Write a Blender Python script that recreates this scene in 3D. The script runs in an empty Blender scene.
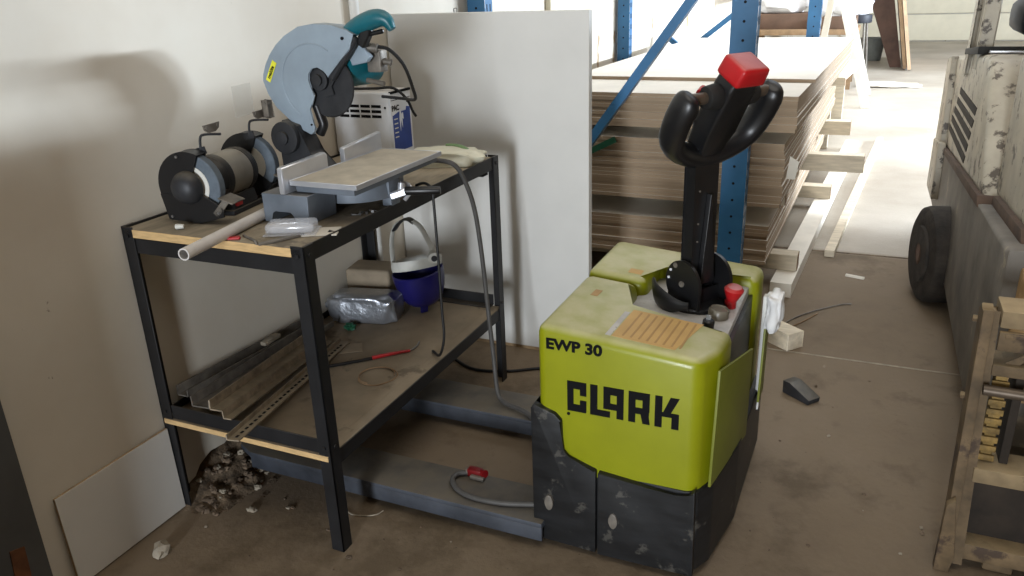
import bpy, bmesh, math, random
from math import sin, cos, pi, radians, sqrt
from mathutils import Vector, Matrix, noise

SC = bpy.context.scene
COL = SC.collection
rnd = random.Random(7)

# ------------------------------------------------------------------ materials
def lin(c):
    def f(v):
        v /= 255.0
        return v / 12.92 if v <= 0.04045 else ((v + 0.055) / 1.055) ** 2.4
    return (f(c[0]), f(c[1]), f(c[2]), 1.0)

class NT:
    def __init__(self, m):
        m.use_nodes = True
        self.t = m.node_tree
        self.t.nodes.clear()
        self.out = self.t.nodes.new('ShaderNodeOutputMaterial')
        self.b = self.t.nodes.new('ShaderNodeBsdfPrincipled')
        self.t.links.new(self.b.outputs[0], self.out.inputs[0])
        self.tc = self.t.nodes.new('ShaderNodeTexCoord')
    def n(self, typ, **kw):
        nd = self.t.nodes.new(typ)
        for k, v in kw.items():
            if k in nd.inputs.keys(): nd.inputs[k].default_value = v
            else: setattr(nd, k, v)
        return nd
    def l(self, a, b): self.t.links.new(a, b)
    def noise(self, scale, detail=4, rough=.6, stretch=None, src='Object', dist=0):
        t = self.n('ShaderNodeTexNoise', Scale=scale, Detail=detail, Roughness=rough, Distortion=dist)
        v = self.tc.outputs[src]
        if stretch:
            mp = self.n('ShaderNodeMapping'); mp.inputs['Scale'].default_value = stretch
            self.l(v, mp.inputs[0]); v = mp.outputs[0]
        self.l(v, t.inputs['Vector'])
        return t.outputs['Fac']
    def ramp(self, fac, a, b, ca=(0,0,0,1), cb=(1,1,1,1)):
        r = self.n('ShaderNodeValToRGB')
        e = r.color_ramp.elements
        e[0].position = a; e[0].color = ca; e[1].position = b; e[1].color = cb
        self.l(fac, r.inputs[0])
        return r.outputs[0]
    def mix(self, fac, a, b, mode='MIX'):
        m = self.n('ShaderNodeMix', data_type='RGBA', blend_type=mode)
        for s, v in ((m.inputs[0], fac), (m.inputs[6], a), (m.inputs[7], b)):
            if hasattr(v, 'links'): self.l(v, s)
            else: s.default_value = v
        return m.outputs[2]
    def bump(self, h, strength=.2, dist=.01):
        b = self.n('ShaderNodeBump', Strength=strength, Distance=dist)
        self.l(h, b.inputs['Height']); self.l(b.outputs[0], self.b.inputs['Normal'])

MATS = {}
def mat(name, col, rough=.6, metal=0, var=.12, scale=8, dust=0, dustcol=(150,138,115), bump=0, bscale=60,
        spec=.4, coat=0, stretch=None, spots=None, spotcol=(60,50,40), spotscale=6, objvar=0):
    m = bpy.data.materials.new(name); MATS[name] = m
    t = NT(m)
    c = lin(col)
    d = tuple(max(0, x * (1 - 2.2 * var)) for x in c[:3]) + (1,)
    u = tuple(min(1, x * (1 + 1.0 * var)) for x in c[:3]) + (1,)
    f = t.ramp(t.noise(scale, stretch=stretch), .3, .7)
    base = t.mix(f, d, u)
    if spots is not None:
        s = t.ramp(t.noise(spotscale, 6, .65), spots, spots + .06)
        base = t.mix(s, base, lin(spotcol))
    if dust:
        geo = t.n('ShaderNodeNewGeometry')
        sep = t.n('ShaderNodeSeparateXYZ'); t.l(geo.outputs['Normal'], sep.inputs[0])
        up = t.ramp(sep.outputs[2], .45, .95)
        dn = t.ramp(t.noise(scale * 1.5 + 3, 5), .05, .62)
        k = t.n('ShaderNodeMath', operation='MULTIPLY'); t.l(up, k.inputs[0]); t.l(dn, k.inputs[1])
        k2 = t.n('ShaderNodeMath', operation='MULTIPLY'); t.l(k.outputs[0], k2.inputs[0]); k2.inputs[1].default_value = dust
        base = t.mix(k2.outputs[0], base, lin(dustcol))
    if objvar:
        oi = t.n('ShaderNodeObjectInfo')
        r = t.ramp(oi.outputs['Random'], 0, 1, (1 - objvar,) * 3 + (1,), (1, 1, 1, 1))
        base = t.mix(1.0, base, r, 'MULTIPLY')
    t.l(base, t.b.inputs['Base Color'])
    t.b.inputs['Roughness'].default_value = rough
    t.b.inputs['Metallic'].default_value = metal
    t.b.inputs['Specular IOR Level'].default_value = spec
    if coat: t.b.inputs['Coat Weight'].default_value = coat; t.b.inputs['Coat Roughness'].default_value = .15
    if bump: t.bump(t.noise(bscale, 5), bump)
    return m

mat('black_steel', (26,26,28), .5, .0, .2, 10, dust=.35, dustcol=(105,95,80))
mat('black_plastic', (20,20,22), .38, 0, .15, 12, spec=.5)
mat('black_rubber', (24,23,22), .7, 0, .25, 18, bump=.15)
mat('tyre_rubber', (52,46,40), .85, 0, .3, 14, bump=.3)
mat('bench_board', (150,139,120), .8, 0, .15, 7, spots=.57, spotcol=(110,101,88), spotscale=5, stretch=(4,1,1))
mat('board_edge', (205,172,122), .7, 0, .12, 20, stretch=(1,1,8))
mat('shelf_board', (138,125,106), .85, 0, .14, 5, spots=.60, spotcol=(108,97,82))
mat('panel_white', (212,211,207), .55, 0, .03, 3)
mat('raw_edge', (165,140,108), .8, 0, .15, 20)
mat('grinder_body', (150,147,140), .42, .3, .12, 10, dust=.45)
mat('dark_grey', (48,49,52), .5, .2, .2, 14, dust=.25)
mat('grind_wheel', (98,108,118), .9, 0, .1, 30, bump=.2, bscale=200)
mat('grind_label', (215,213,205), .7, 0, .05, 10)
mat('steel', (150,150,150), .35, .8, .12, 14)
mat('worn_steel', (118,112,104), .5, .3, .2, 22)
mat('galvanised', (150,136,116), .55, .2, .2, 30, dust=.5)
mat('pipe_grey', (206,202,198), .5, 0, .08, 12)
mat('saw_grey', (142,156,168), .45, .1, .08, 6, dust=.35, dustcol=(130,120,105))
mat('saw_base', (112,120,130), .55, .2, .12, 8, dust=.6, dustcol=(125,115,100))
mat('teal', (12,92,104), .38, 0, .12, 8, dust=.1, spec=.5)
mat('saw_plate', (188,180,164), .7, 0, .1, 14, bump=.08, bscale=120)
mat('bright_metal', (205,208,214), .3, .6, .05, 10)
mat('yellow_label', (225,222,60), .5, 0, .03, 10)
mat('ink', (12,12,15), .8, 0, .02, 10, spec=.15)
mat('ink_light', (215,218,224), .5, 0, .02, 10)
mat('welder_white', (214,216,220), .5, 0, .05, 6, dust=.6, dustcol=(160,148,125))
mat('welder_blue', (32,62,140), .45, 0, .1, 9)
mat('bag_white', (214,212,192), .45, 0, .06, 9, bump=.25, bscale=25)
mat('bag_green', (112,146,96), .5, 0, .1, 12)
mat('shield_blue', (28,26,92), .3, 0, .1, 8, spec=.6)
mat('strap_white', (205,205,198), .5, 0, .05, 10)
mat('foil', (170,174,182), .28, .75, .12, 9, bump=.5, bscale=22)
mat('kraft', (150,136,116), .8, 0, .12, 9)
mat('red_plastic', (168,32,36), .38, 0, .08, 10, spec=.5)
mat('red_dusty', (172,26,30), .35, 0, .08, 8, dust=.25, dustcol=(200,180,170))
mat('lime', (134,138,14), .38, 0, .05, 5, dust=1.0, dustcol=(178,174,130), spec=.35, coat=.1)
mat('lime_flat', (112,117,36), .5, 0, .08, 6)
mat('skirt_black', (25,26,28), .5, 0, .35, 7, spots=.60, spotcol=(66,64,60), spotscale=18, stretch=(1,1,4))
mat('console_grey', (188,186,184), .55, .1, .15, 10, spots=.62, spotcol=(110,92,66), spotscale=9)
mat('fork_grey', (64,68,76), .6, .2, .25, 6, dust=1, dustcol=(100,93,82), spots=.66, spotcol=(120,120,122), spotscale=12)
mat('decal_tan', (196,160,100), .6, 0, .06, 9)
mat('decal_line', (170,136,86), .6, 0, .05, 9)
mat('clear_cap', (112,106,94), .35, .0, .1, 10)
mat('rag_white', (225,225,224), .8, 0, .06, 10, bump=.3, bscale=40)
mat('cord_grey', (76,74,72), .55, 0, .1, 20)
mat('cord_black', (22,21,21), .5, 0, .1, 20)
mat('rack_blue', (48,106,152), .42, 0, .1, 5, spots=.72, spotcol=(80,80,84), spotscale=14)
mat('rack_hole', (12,14,18), .9, 0, .02, 5)
mat('ply_edge', (164,143,119), .8, 0, .09, 9, stretch=(1,1,60), objvar=.13)
mat('ply_face', (228,222,212), .6, 0, .06, 3, objvar=.06)
mat('timber', (214,202,180), .75, 0, .12, 6, stretch=(1,6,6), objvar=.15)
mat('timber_brown', (150,122,92), .8, 0, .14, 8, objvar=.15)
mat('white_timber', (226,220,208), .7, 0, .06, 6)
mat('rubble', (126,108,90), .95, 0, .3, 20, bump=.5, bscale=50, objvar=.45)
mat('rubble_pale', (152,142,126), .95, 0, .15, 20, bump=.4, bscale=50)
mat('brick', (92,68,54), .95, 0, .4, 16, bump=.7, bscale=30)
mat('dark_dirt', (112,96,78), 1, 0, .35, 20, bump=.8, bscale=60)
mat('lift_cream', (172,164,148), .5, .0, .14, 5, spots=.555, spotcol=(82,74,66), spotscale=14, dust=.2)
mat('lift_grey', (108,102,94), .65, .1, .25, 4, spots=.62, spotcol=(150,138,118), spotscale=4)
mat('lift_edge', (84,66,54), .8, 0, .2, 10)
mat('lift_tan', (172,140,98), .7, 0, .15, 8)
mat('seat_black', (42,44,52), .55, 0, .15, 6)
mat('carriage', (104,86,62), .75, .1, .3, 9, spots=.55, spotcol=(66,52,40), spotscale=8, dust=.6, dustcol=(160,140,106))
mat('carriage_top', (128,110,82), .8, .0, .2, 9, spots=.60, spotcol=(90,74,54), spotscale=10, dust=.8, dustcol=(172,152,118))
mat('carriage_dark', (44,36,28), .85, .1, .3, 9)
mat('chrome', (96,84,72), .45, .5, .15, 12)
mat('yellow_chain', (134,108,58), .7, 0, .3, 30, bump=.6, bscale=40)
mat('jamb_grey', (92,94,96), .55, .1, .1, 5)
mat('rust_wood', (112,72,46), .9, 0, .3, 14)
mat('cream_door', (206,198,176), .6, 0, .04, 3)
mat('brown_board', (88,66,56), .7, 0, .18, 4)
mat('brown_board_edge', (190,162,132), .8, 0, .1, 8)
mat('carton', (98,76,62), .8, 0, .1, 6)
mat('sack_white', (222,222,224), .7, 0, .05, 6, bump=.3, bscale=20)
mat('bucket_grey', (124,128,126), .6, 0, .1, 8)
mat('red_connector', (110,14,18), .4, 0, .08, 10)
mat('green_strap', (26,88, 62), .6, 0, .1, 10)
mat('paper', (214,208,196), .8, 0, .06, 10)
mat('ceiling_warm', (112,86,54), .9, 0, .1, 3)  # brown picked to dim and warm the light bounced off the ceiling
mat('wall_warm', (128,98,60), .85, 0, .08, 2)  # unseen walls, tone picked to warm the bounced light

def mat_wall():
    m = bpy.data.materials.new('wall_paint'); MATS['wall_paint'] = m
    t = NT(m)
    f = t.ramp(t.noise(1.6, 5), .3, .72)
    base = t.mix(f, lin((198,190,176)), lin((212,207,196)))
    # scuffs close to the bench
    s = t.ramp(t.noise(26, 6, .7), .70, .76)
    s2 = t.ramp(t.noise(2.2, 2), .5, .62)
    k = t.n('ShaderNodeMath', operation='MULTIPLY'); t.l(s, k.inputs[0]); t.l(s2, k.inputs[1])
    base = t.mix(k.outputs[0], base, lin((120,112,100)))
    # peeling patches far along the wall (y > 3.5)
    sep = t.n('ShaderNodeSeparateXYZ'); geo = t.n('ShaderNodeNewGeometry'); t.l(geo.outputs['Position'], sep.inputs[0])
    r = t.n('ShaderNodeMapRange'); r.inputs[1].default_value = 2.8; r.inputs[2].default_value = 3.6; t.l(sep.outputs[1], r.inputs[0])
    p = t.ramp(t.noise(3.4, 6, .6, stretch=(1,1.6,.6)), .60, .63)
    k2 = t.n('ShaderNodeMath', operation='MULTIPLY'); t.l(p, k2.inputs[0]); t.l(r.outputs[0], k2.inputs[1])
    base = t.mix(k2.outputs[0], base, lin((150,128,98)))
    t.l(base, t.b.inputs['Base Color']); t.b.inputs['Roughness'].default_value = .6
    t.b.inputs['Specular IOR Level'].default_value = .25
    t.bump(t.noise(18, 4), .05)
mat_wall()
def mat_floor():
    m = bpy.data.materials.new('concrete'); MATS['concrete'] = m
    t = NT(m)
    f = t.ramp(t.noise(1.1, 8, .6), .3, .7)
    base = t.mix(f, lin((104,90,73)), lin((132,117,99)))
    f2 = t.ramp(t.noise(9, 8, .7), .35, .75)
    base = t.mix(f2, base, lin((120,105,86)))
    p = t.ramp(t.noise(2.6, 6, .7), .52, .66)
    base = t.mix(p, base, lin((96,83,66)))
    sp = t.ramp(t.noise(70, 3, .6), .70, .74)
    base = t.mix(sp, base, lin((86,74,60)))
    sp2 = t.ramp(t.noise(55, 3, .6, src='Generated'), .72, .76)
    base = t.mix(sp2, base, lin((160,150,134)))
    # paler slab beyond the second joint, partly aisle light put into the colour
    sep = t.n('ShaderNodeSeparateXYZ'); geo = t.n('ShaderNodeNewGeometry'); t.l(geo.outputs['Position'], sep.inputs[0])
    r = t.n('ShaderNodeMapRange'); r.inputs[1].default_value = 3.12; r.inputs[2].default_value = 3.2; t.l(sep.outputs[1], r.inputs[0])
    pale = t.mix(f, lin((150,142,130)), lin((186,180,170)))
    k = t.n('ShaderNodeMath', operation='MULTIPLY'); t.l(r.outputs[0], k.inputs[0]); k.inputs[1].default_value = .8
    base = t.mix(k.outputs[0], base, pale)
    t.l(base, t.b.inputs['Base Color'])
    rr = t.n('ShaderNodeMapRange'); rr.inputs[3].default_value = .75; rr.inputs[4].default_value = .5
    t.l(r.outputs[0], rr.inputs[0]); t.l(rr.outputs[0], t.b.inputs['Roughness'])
    t.b.inputs['Specular IOR Level'].default_value = .35
    t.bump(t.noise(45, 6, .7), .25)
mat_floor()
def mat_glassy(name, col, alpha, rough=.1):
    m = bpy.data.materials.new(name); MATS[name] = m
    t = NT(m)
    t.b.inputs['Base Color'].default_value = lin(col)
    t.b.inputs['Roughness'].default_value = rough
    t.b.inputs['Alpha'].default_value = alpha
    t.b.inputs['Specular IOR Level'].default_value = .6
mat_glassy('clear_shield', (226,228,226), .16)
mat_glassy('blister', (225,228,235), .30, .10)

# ------------------------------------------------------------------ mesh builder
class MB:
    def __init__(s):
        s.me = bmesh.new(); s.mi = 0
    def _add(s, t, M=None, bevel=0, seg=2, bevel_edges=None):
        if bevel > 0:
            ed = list(t.edges) if bevel_edges is None else bevel_edges
            bmesh.ops.bevel(t, geom=ed, offset=bevel, segments=seg, affect='EDGES', profile=.6, clamp_overlap=True)
        bmesh.ops.recalc_face_normals(t, faces=list(t.faces))
        if M is not None: bmesh.ops.transform(t, matrix=M, verts=list(t.verts))
        for f in t.faces: f.material_index = s.mi
        me = bpy.data.meshes.new('tmp'); t.to_mesh(me); t.free()
        s.me.from_mesh(me); bpy.data.meshes.remove(me)
        return s
    def box(s, x0, x1, y0, y1, z0, z1, bevel=0, seg=2, M=None):
        t = bmesh.new(); bmesh.ops.create_cube(t, size=1)
        for v in t.verts:
            v.co = Vector(((x0+x1)/2 + v.co.x*(x1-x0), (y0+y1)/2 + v.co.y*(y1-y0), (z0+z1)/2 + v.co.z*(z1-z0)))
        return s._add(t, M, bevel, seg)
    def bar(s, p0, p1, w, h, up=(0,0,1), bevel=0, seg=1):
        p0, p1 = Vector(p0), Vector(p1); d = p1 - p0; L = d.length; d.normalize()
        sd = d.cross(Vector(up)); sd.normalize(); u = sd.cross(d)
        t = bmesh.new(); bmesh.ops.create_cube(t, size=1)
        c = (p0+p1)/2
        for v in t.verts:
            v.co = c + d*v.co.y*L + sd*v.co.x*w + u*v.co.z*h
        return s._add(t, None, bevel, seg)
    def cyl(s, p0, p1, r0, r1=None, seg=24, bevel=0, M=None):
        r1 = r0 if r1 is None else r1
        p0, p1 = Vector(p0), Vector(p1); d = (p1-p0).normalized()
        a = d.orthogonal().normalized(); b = d.cross(a)
        t = bmesh.new()
        A = [t.verts.new(p0 + (a*cos(2*pi*i/seg) + b*sin(2*pi*i/seg))*r0) for i in range(seg)]
        B = [t.verts.new(p1 + (a*cos(2*pi*i/seg) + b*sin(2*pi*i/seg))*r1) for i in range(seg)]
        for i in range(seg): t.faces.new((A[i], A[(i+1)%seg], B[(i+1)%seg], B[i]))
        ca = t.faces.new(A); cb = t.faces.new(B[::-1])
        be = None
        if bevel: be = list(ca.edges) + list(cb.edges)
        return s._add(t, M, bevel, 2, be)
    def lathe(s, prof, origin, axis, seg=28, a0=0, a1=2*pi, M=None):
        # prof: list of (r, h); partial sweep when a1-a0 < 2pi (a0 measured from a reference direction)
        o = Vector(origin); d = Vector(axis).normalized()
        ref = Vector((0,0,1)) if abs(d.z) < .9 else Vector((1,0,0))
        a = (ref - d*ref.dot(d)).normalized(); b = d.cross(a)
        full = abs((a1-a0) - 2*pi) < 1e-6
        n = seg if full else seg + 1
        t = bmesh.new(); rows = []
        for i in range(n):
            an = a0 + (a1-a0)*i/seg
            dr = a*cos(an) + b*sin(an)
            rows.append([t.verts.new(o + d*h + dr*r) for r, h in prof])
        for i in range(seg):
            R0, R1 = rows[i], rows[(i+1) % n]
            for j in range(len(prof)-1):
                try: t.faces.new((R0[j], R1[j], R1[j+1], R0[j+1]))
                except ValueError: pass
        if not full:
            for R in (rows[0], rows[-1]):
                try: t.faces.new(R)
                except ValueError: pass
        bmesh.ops.remove_doubles(t, verts=list(t.verts), dist=1e-6)
        return s._add(t, M)
    def prism(s, pts, fn, w0, w1, bevel=0, seg=2, M=None):
        t = bmesh.new()
        A = [t.verts.new(fn(u, v, w0)) for u, v in pts]; B = [t.verts.new(fn(u, v, w1)) for u, v in pts]
        n = len(pts)
        t.faces.new(A); t.faces.new(B[::-1])
        for i in range(n): t.faces.new((A[i], B[i], B[(i+1)%n], A[(i+1)%n]))
        return s._add(t, M, bevel, seg)
    def tube(s, pts, r, seg=8, sub=5, closed=False, flat=None, flatn=None):
        P = [Vector(p) for p in pts]
        Q = []
        n = len(P)
        if sub > 1 and n > 2:
            rng = range(n if closed else n-1)
            for i in rng:
                p0 = P[(i-1) % n] if closed or i > 0 else P[0]*2 - P[1]
                p1, p2 = P[i], P[(i+1) % n]
                p3 = P[(i+2) % n] if closed or i+2 < n else P[-1]*2 - P[-2]
                for k in range(sub):
                    u = k/sub
                    Q.append(.5*((2*p1) + (p2-p0)*u + (2*p0-5*p1+4*p2-p3)*u*u + (3*p1-p0-3*p2+p3)*u**3))
            if not closed: Q.append(P[-1])
        else: Q = P
        m = len(Q); t = bmesh.new(); rings = []
        nrm = None
        for i in range(m):
            if closed: d = Q[(i+1) % m] - Q[i-1]
            else: d = Q[min(i+1, m-1)] - Q[max(i-1, 0)]
            d.normalize()
            if flatn is not None: nrm = Vector(flatn)
            elif nrm is None: nrm = d.orthogonal()
            nrm = (nrm - d*nrm.dot(d)).normalized()
            b = d.cross(nrm)
            rr = r(i/(m-1)) if callable(r) else r
            fl = 1 if flat is None else flat
            rings.append([t.verts.new(Q[i] + nrm*cos(2*pi*k/seg)*rr + b*sin(2*pi*k/seg)*rr*fl) for k in range(seg)])
        for i in range(m if closed else m-1):
            A, B = rings[i], rings[(i+1) % m]
            for k in range(seg): t.faces.new((A[k], A[(k+1)%seg], B[(k+1)%seg], B[k]))
        if not closed: t.faces.new(rings[0][::-1]); t.faces.new(rings[-1])
        return s._add(t)
    def blob(s, c, rad, sub=3, amp=.15, freq=3, seed=0, power=1, M=None, flatten=None):
        t = bmesh.new(); bmesh.ops.create_icosphere(t, subdivisions=sub, radius=1)
        off = Vector((seed*7.3, seed*3.1, seed*1.7))
        for v in t.verts:
            p = v.co.copy()
            if power != 1: p = Vector([math.copysign(abs(q)**power, q) for q in p])
            p *= 1 + amp*noise.noise(v.co*freq + off)*1.4
            q = Vector((p.x*rad[0], p.y*rad[1], p.z*rad[2]))
            if flatten is not None and q.z < flatten: q.z = flatten
            v.co = Vector(c) + q
        return s._add(t, M)
    def sphere(s, c, r, seg=20, M=None):
        t = bmesh.new(); bmesh.ops.create_uvsphere(t, u_segments=seg, v_segments=seg//2, radius=1)
        rr = r if hasattr(r, '__len__') else (r, r, r)
        for v in t.verts: v.co = Vector(c) + Vector((v.co.x*rr[0], v.co.y*rr[1], v.co.z*rr[2]))
        return s._add(t, M)
    def build(s, name, mats, parent=None, ang=38, flat=False):
        b = s.me
        if not flat:
            lim = radians(ang)
            for e in b.edges:
                e.smooth = not (len(e.link_faces) == 2 and e.calc_face_angle(0) > lim)
            for f in b.faces: f.smooth = True
        me = bpy.data.meshes.new(name)
        if parent is not None: base = Vector(WORLD[parent.name])
        else:
            xs = [v.co for v in b.verts]
            base = Vector(((min(v.x for v in xs)+max(v.x for v in xs))/2, (min(v.y for v in xs)+max(v.y for v in xs))/2, min(v.z for v in xs)))
        # a part gets its own origin at its centre
        if parent is not None:
            xs = [v.co for v in b.verts]
            own = Vector(((min(v.x for v in xs)+max(v.x for v in xs))/2, (min(v.y for v in xs)+max(v.y for v in xs))/2, (min(v.z for v in xs)+max(v.z for v in xs))/2))
        else: own = base
        bmesh.ops.translate(b, verts=list(b.verts), vec=-own)
        b.to_mesh(me); b.free()
        for m in (mats if isinstance(mats, (list, tuple)) else [mats]): me.materials.append(MATS[m])
        o = bpy.data.objects.new(name, me); COL.objects.link(o)
        if parent is not None: o.parent = parent; o.location = own - base
        else: o.location = own
        WORLD[o.name] = own
        return o
WORLD = {}
def tag(o, label, cat, group=None, kind=None):
    o['label'] = label
    if cat: o['category'] = cat
    if group: o['group'] = group
    if kind: o['kind'] = kind
    return o
def thing(name, loc, label, cat, group=None):
    o = bpy.data.objects.new(name, None); COL.objects.link(o); o.location = loc
    o.empty_display_size = .05
    WORLD[o.name] = Vector(loc)
    return tag(o, label, cat, group)
def struct(o):
    o['kind'] = 'structure'; return o
def one(mb, name, mats, label, cat, group=None, kind=None, **k):
    return tag(mb.build(name, mats, None, **k), label, cat, group, kind)

XZ = lambda u, v, w: Vector((u, w, v))
YZ = lambda u, v, w: Vector((w, u, v))
XY = lambda u, v, w: Vector((u, v, w))

def text_obj(name, body, size, loc, rot, m, parent, extrude=.0006, offset=0.0, label=None, xs=1.0):
    cu = bpy.data.curves.new(name, 'FONT'); cu.body = body; cu.size = size; cu.extrude = extrude; cu.offset = offset
    o = bpy.data.objects.new(name, cu)
    cu.materials.append(MATS[m])
    me = bpy.data.meshes.new_from_object(o); bpy.data.objects.remove(o); o = bpy.data.objects.new(name, me)
    COL.objects.link(o); o.parent = parent
    o.location = Vector(loc) - Vector(WORLD[parent.name]); o.rotation_euler = rot; o.scale = (xs, 1, 1)
    if label: o['label'] = label
    return o

# ------------------------------------------------------------------ camera
def make_camera():
    f, yaw, pitch, roll = 793.05, 0.427749, 0.366369, -0.036739
    cam = bpy.data.cameras.new('camera'); o = bpy.data.objects.new('camera', cam); COL.objects.link(o)
    cam.sensor_width = 36; cam.lens = f/1024*36; cam.clip_start = .05; cam.clip_end = 200
    fw = Vector((-sin(yaw)*cos(pitch), cos(yaw)*cos(pitch), -sin(pitch)))
    rt = Vector((cos(yaw), sin(yaw), 0)); up = rt.cross(fw)
    r2 = rt*cos(roll) + up*sin(roll); u2 = -rt*sin(roll) + up*cos(roll)
    M = Matrix((( r2.x, u2.x, -fw.x, 1.81578), (r2.y, u2.y, -fw.y, -1.44888), (r2.z, u2.z, -fw.z, 1.47477), (0,0,0,1)))
    o.matrix_world = M
    SC.camera = o
make_camera()

# ------------------------------------------------------------------ setting
RX, RY0, RY1, RZ = 9.0, -6.0, 18.6, 5.0
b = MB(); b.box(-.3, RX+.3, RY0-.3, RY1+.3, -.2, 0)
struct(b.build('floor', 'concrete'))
# slab joints cut as thin strips of dark filler lying flush in the floor
b = MB(); b.bar((.9,1.74,.0005), (6.5,1.75,.0005), .009, .003); struct(b.build('trim_2', 'rubble_pale'))
b = MB(); b.bar((.2,3.13,.0005), (7.5,3.21,.0005), .016, .003); struct(b.build('trim_3', 'dark_dirt'))
# left wall with a broken-out hole at its foot
b = MB()
out = [(RY0,0), (-.02,0), (.02,.015), (.045,.05), (.075,.058), (.10,.085), (.15,.105), (.21,.098), (.26,.11), (.33,.085), (.40,.06), (.45,.02), (.47,0), (RY1,0), (RY1,RZ), (RY0,RZ)]
b.prism(out, YZ, -.02, 0); struct(b.build('wall_left', 'wall_paint', flat=True))
b = MB(); b.box(-.3, -.021, RY0, RY1, 0, RZ); struct(b.build('wall_left_core', 'brick', flat=True))
b = MB(); b.box(-.3, RX+.3, RY1, RY1+.3, 0, RZ); struct(b.build('wall_far', 'wall_paint', flat=True))
SX0, SX1, SY0, SY1 = 0.8, 5.0, 3.6, 11.0
b = MB(); b.box(-.3, RX+.3, RY0, -2.4, RZ, RZ+.2); b.box(-.3, RX+.3, 1.6, SY0, RZ, RZ+.2); b.box(-.3, SX0, -2.4, 1.6, RZ, RZ+.2); b.box(3.6, RX+.3, -2.4, 1.6, RZ, RZ+.2); b.box(-.3, RX+.3, SY1, RY1, RZ, RZ+.2); b.box(-.3, SX0, SY0, SY1, RZ, RZ+.2); b.box(SX1, RX+.3, SY0, SY1, RZ, RZ+.2); struct(b.build('ceiling', 'ceiling_warm', flat=True))
# near wall with a doorway, right wall with a loading opening and a high window band
DX0, DX1, DZ = 1.52, 2.18, 2.05
b = MB(); b.box(-.3, DX0, RY0-.3, RY0, 0, RZ); b.box(DX1, RX+.3, RY0-.3, RY0, 0, RZ); b.box(DX0, DX1, RY0-.3, RY0, DZ, RZ)
struct(b.build('wall_near', 'wall_warm', flat=True))
OY0, OY1, OZ0, OZ = 5.8, 11.5, 2.38, 2.62
b = MB(); b.box(RX, RX+.3, RY0, OY0, 0, RZ); b.box(RX, RX+.3, OY1, RY1, 0, RZ); b.box(RX, RX+.3, OY0, OY1, OZ, RZ); b.box(RX, RX+.3, OY0, OY1, 0, OZ0)
struct(b.build('wall_right', 'wall_warm', flat=True))
b = MB(); b.box(0, .035, 3.15, 3.95, 0, 4.9, .004); struct(b.build('trim_1', 'cream_door'))
# far garage door
b = MB()
for k in range(6): b.box(1.2, 5.2, RY1-.06, RY1-.005, .02+k*.55, .55+k*.55, .012)
struct(b.build('door_2', 'cream_door'))
# grey steel door jamb on the left wall
b = MB(); b.box(-.005, .05, -.62, -.452, 0, 2.1, .006); b.box(-.005, .028, -.718, -.62, 0, 2.1, .004)
j = struct(b.build('door_1', 'jamb_grey'))
b = MB(); b.prism([(-.545,.12),(-.505,.13),(-.50,.235),(-.535,.245)], YZ, .0495, .053); b.build('patch', 'rust_wood', j)['label'] = 'bare rusty brown patch on the grey jamb'
b = MB(); b.box(0, .22, -.84, -.82, 0, RZ-.001); b.box(.0, .012, -.82, -.72, 0, RZ-.001); b.box(.0, .22, -.74, -.72, 0, RZ-.001); b.box(.104,.116, -.82,-.74, 0, RZ-.001)  # added column out of view, shades the lower left wall from doorway light
struct(b.build('shade_pillar_left', 'jamb_grey'))
# conduit + cable up the wall behind the saw
b = MB(); b.cyl((.024,1.165,0), (.024,1.165,4.9), .018, seg=16); one(b, 'wall_pipe', 'panel_white', 'white vertical pipe running up the left wall beside the big white panel', 'pipe')
b = MB(); b.tube([(.01,1.205,0), (.01,1.207,2.5), (.01,1.205,4.9)], .006); one(b, 'wall_cable', 'cord_black', 'thin dark cable running up the wall beside the white pipe', 'cable')

# ------------------------------------------------------------------ workbench
W, L, H, T = .608, 1.122, .9, .04
wb = thing('workbench', (W/2, L/2, 0), 'black steel framed workbench with dusty board top and lower shelf', 'workbench')
def angle_leg(x, y, sx, sy):
    m = MB()
    # L-section: two flanges meeting at the outer corner
    x1 = x + sx*T; y1 = y + sy*T; t = .004
    m.box(min(x,x1), max(x,x1), min(y,y+sy*t), max(y,y+sy*t), 0, H, .0008, 1)
    m.box(min(x,x+sx*t), max(x,x+sx*t), min(y,y1), max(y,y1), 0, H, .0008, 1)
    return m
for x, y, sx, sy in ((.002,0,1,1), (W,0,-1,1), (W,L,-1,-1), (.002,L,1,-1)):
    lg = angle_leg(x, y, sx, sy).build('leg', 'black_steel', wb)
    for zz in (.875, .335):
        m = MB(); m.cyl((x + sx*.02, y - sy*.001, zz), (x+sx*.02, y-sy*.004, zz), .006, seg=6); m.build('bolt', 'black_steel', lg)
        m = MB(); m.cyl((x - sx*.001, y + sy*.02, zz), (x-sx*.004, y+sy*.02, zz), .006, seg=6); m.build('bolt', 'black_steel', lg)
t = .0045
def rail(name, x0, x1, y0, y1, z0, z1, ledge):
    m = MB(); m.box(x0, x1, y0, y1, z0, z1, .0008, 1); m.box(*ledge, .0008, 1)
    return m.build(name, 'black_steel', wb)
for z1, z0, lz in ((.868,.826,.866), (.357,.314,.300)):
    top = z1 > .5
    f0 = z0
    rail('rail', .042, W-.042, .004, .0085, z0, z1, (.042, W-.042, .008, .045, z0, z0+.004))
    rail('rail', .042, W-.042, L-.0085, L-.004, z0, z1 if not top else .9, (.042, W-.042, L-.045, L-.008, z0, z0+.004))
for (z0, z1) in ((.855,.9), (.268,.312)):
    rail('rail', W-.0085, W-.004, .005, L-.005, z0, z1, (W-.045, W-.008, .045, L-.045, z0, z0+.004))
    rail('rail', .0065, .011, .005, L-.005, z0, z1 if z1 > .5 else .335, (.011, .045, .045, L-.045, z0, z0+.004))
m = MB(); m.mi = 0; m.box(.0115, W-.009, .0, L-.0095, .8705, .8935, .001, 1)
for f in m.me.faces:
    if f.normal.y < -.5: f.material_index = 1
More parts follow.
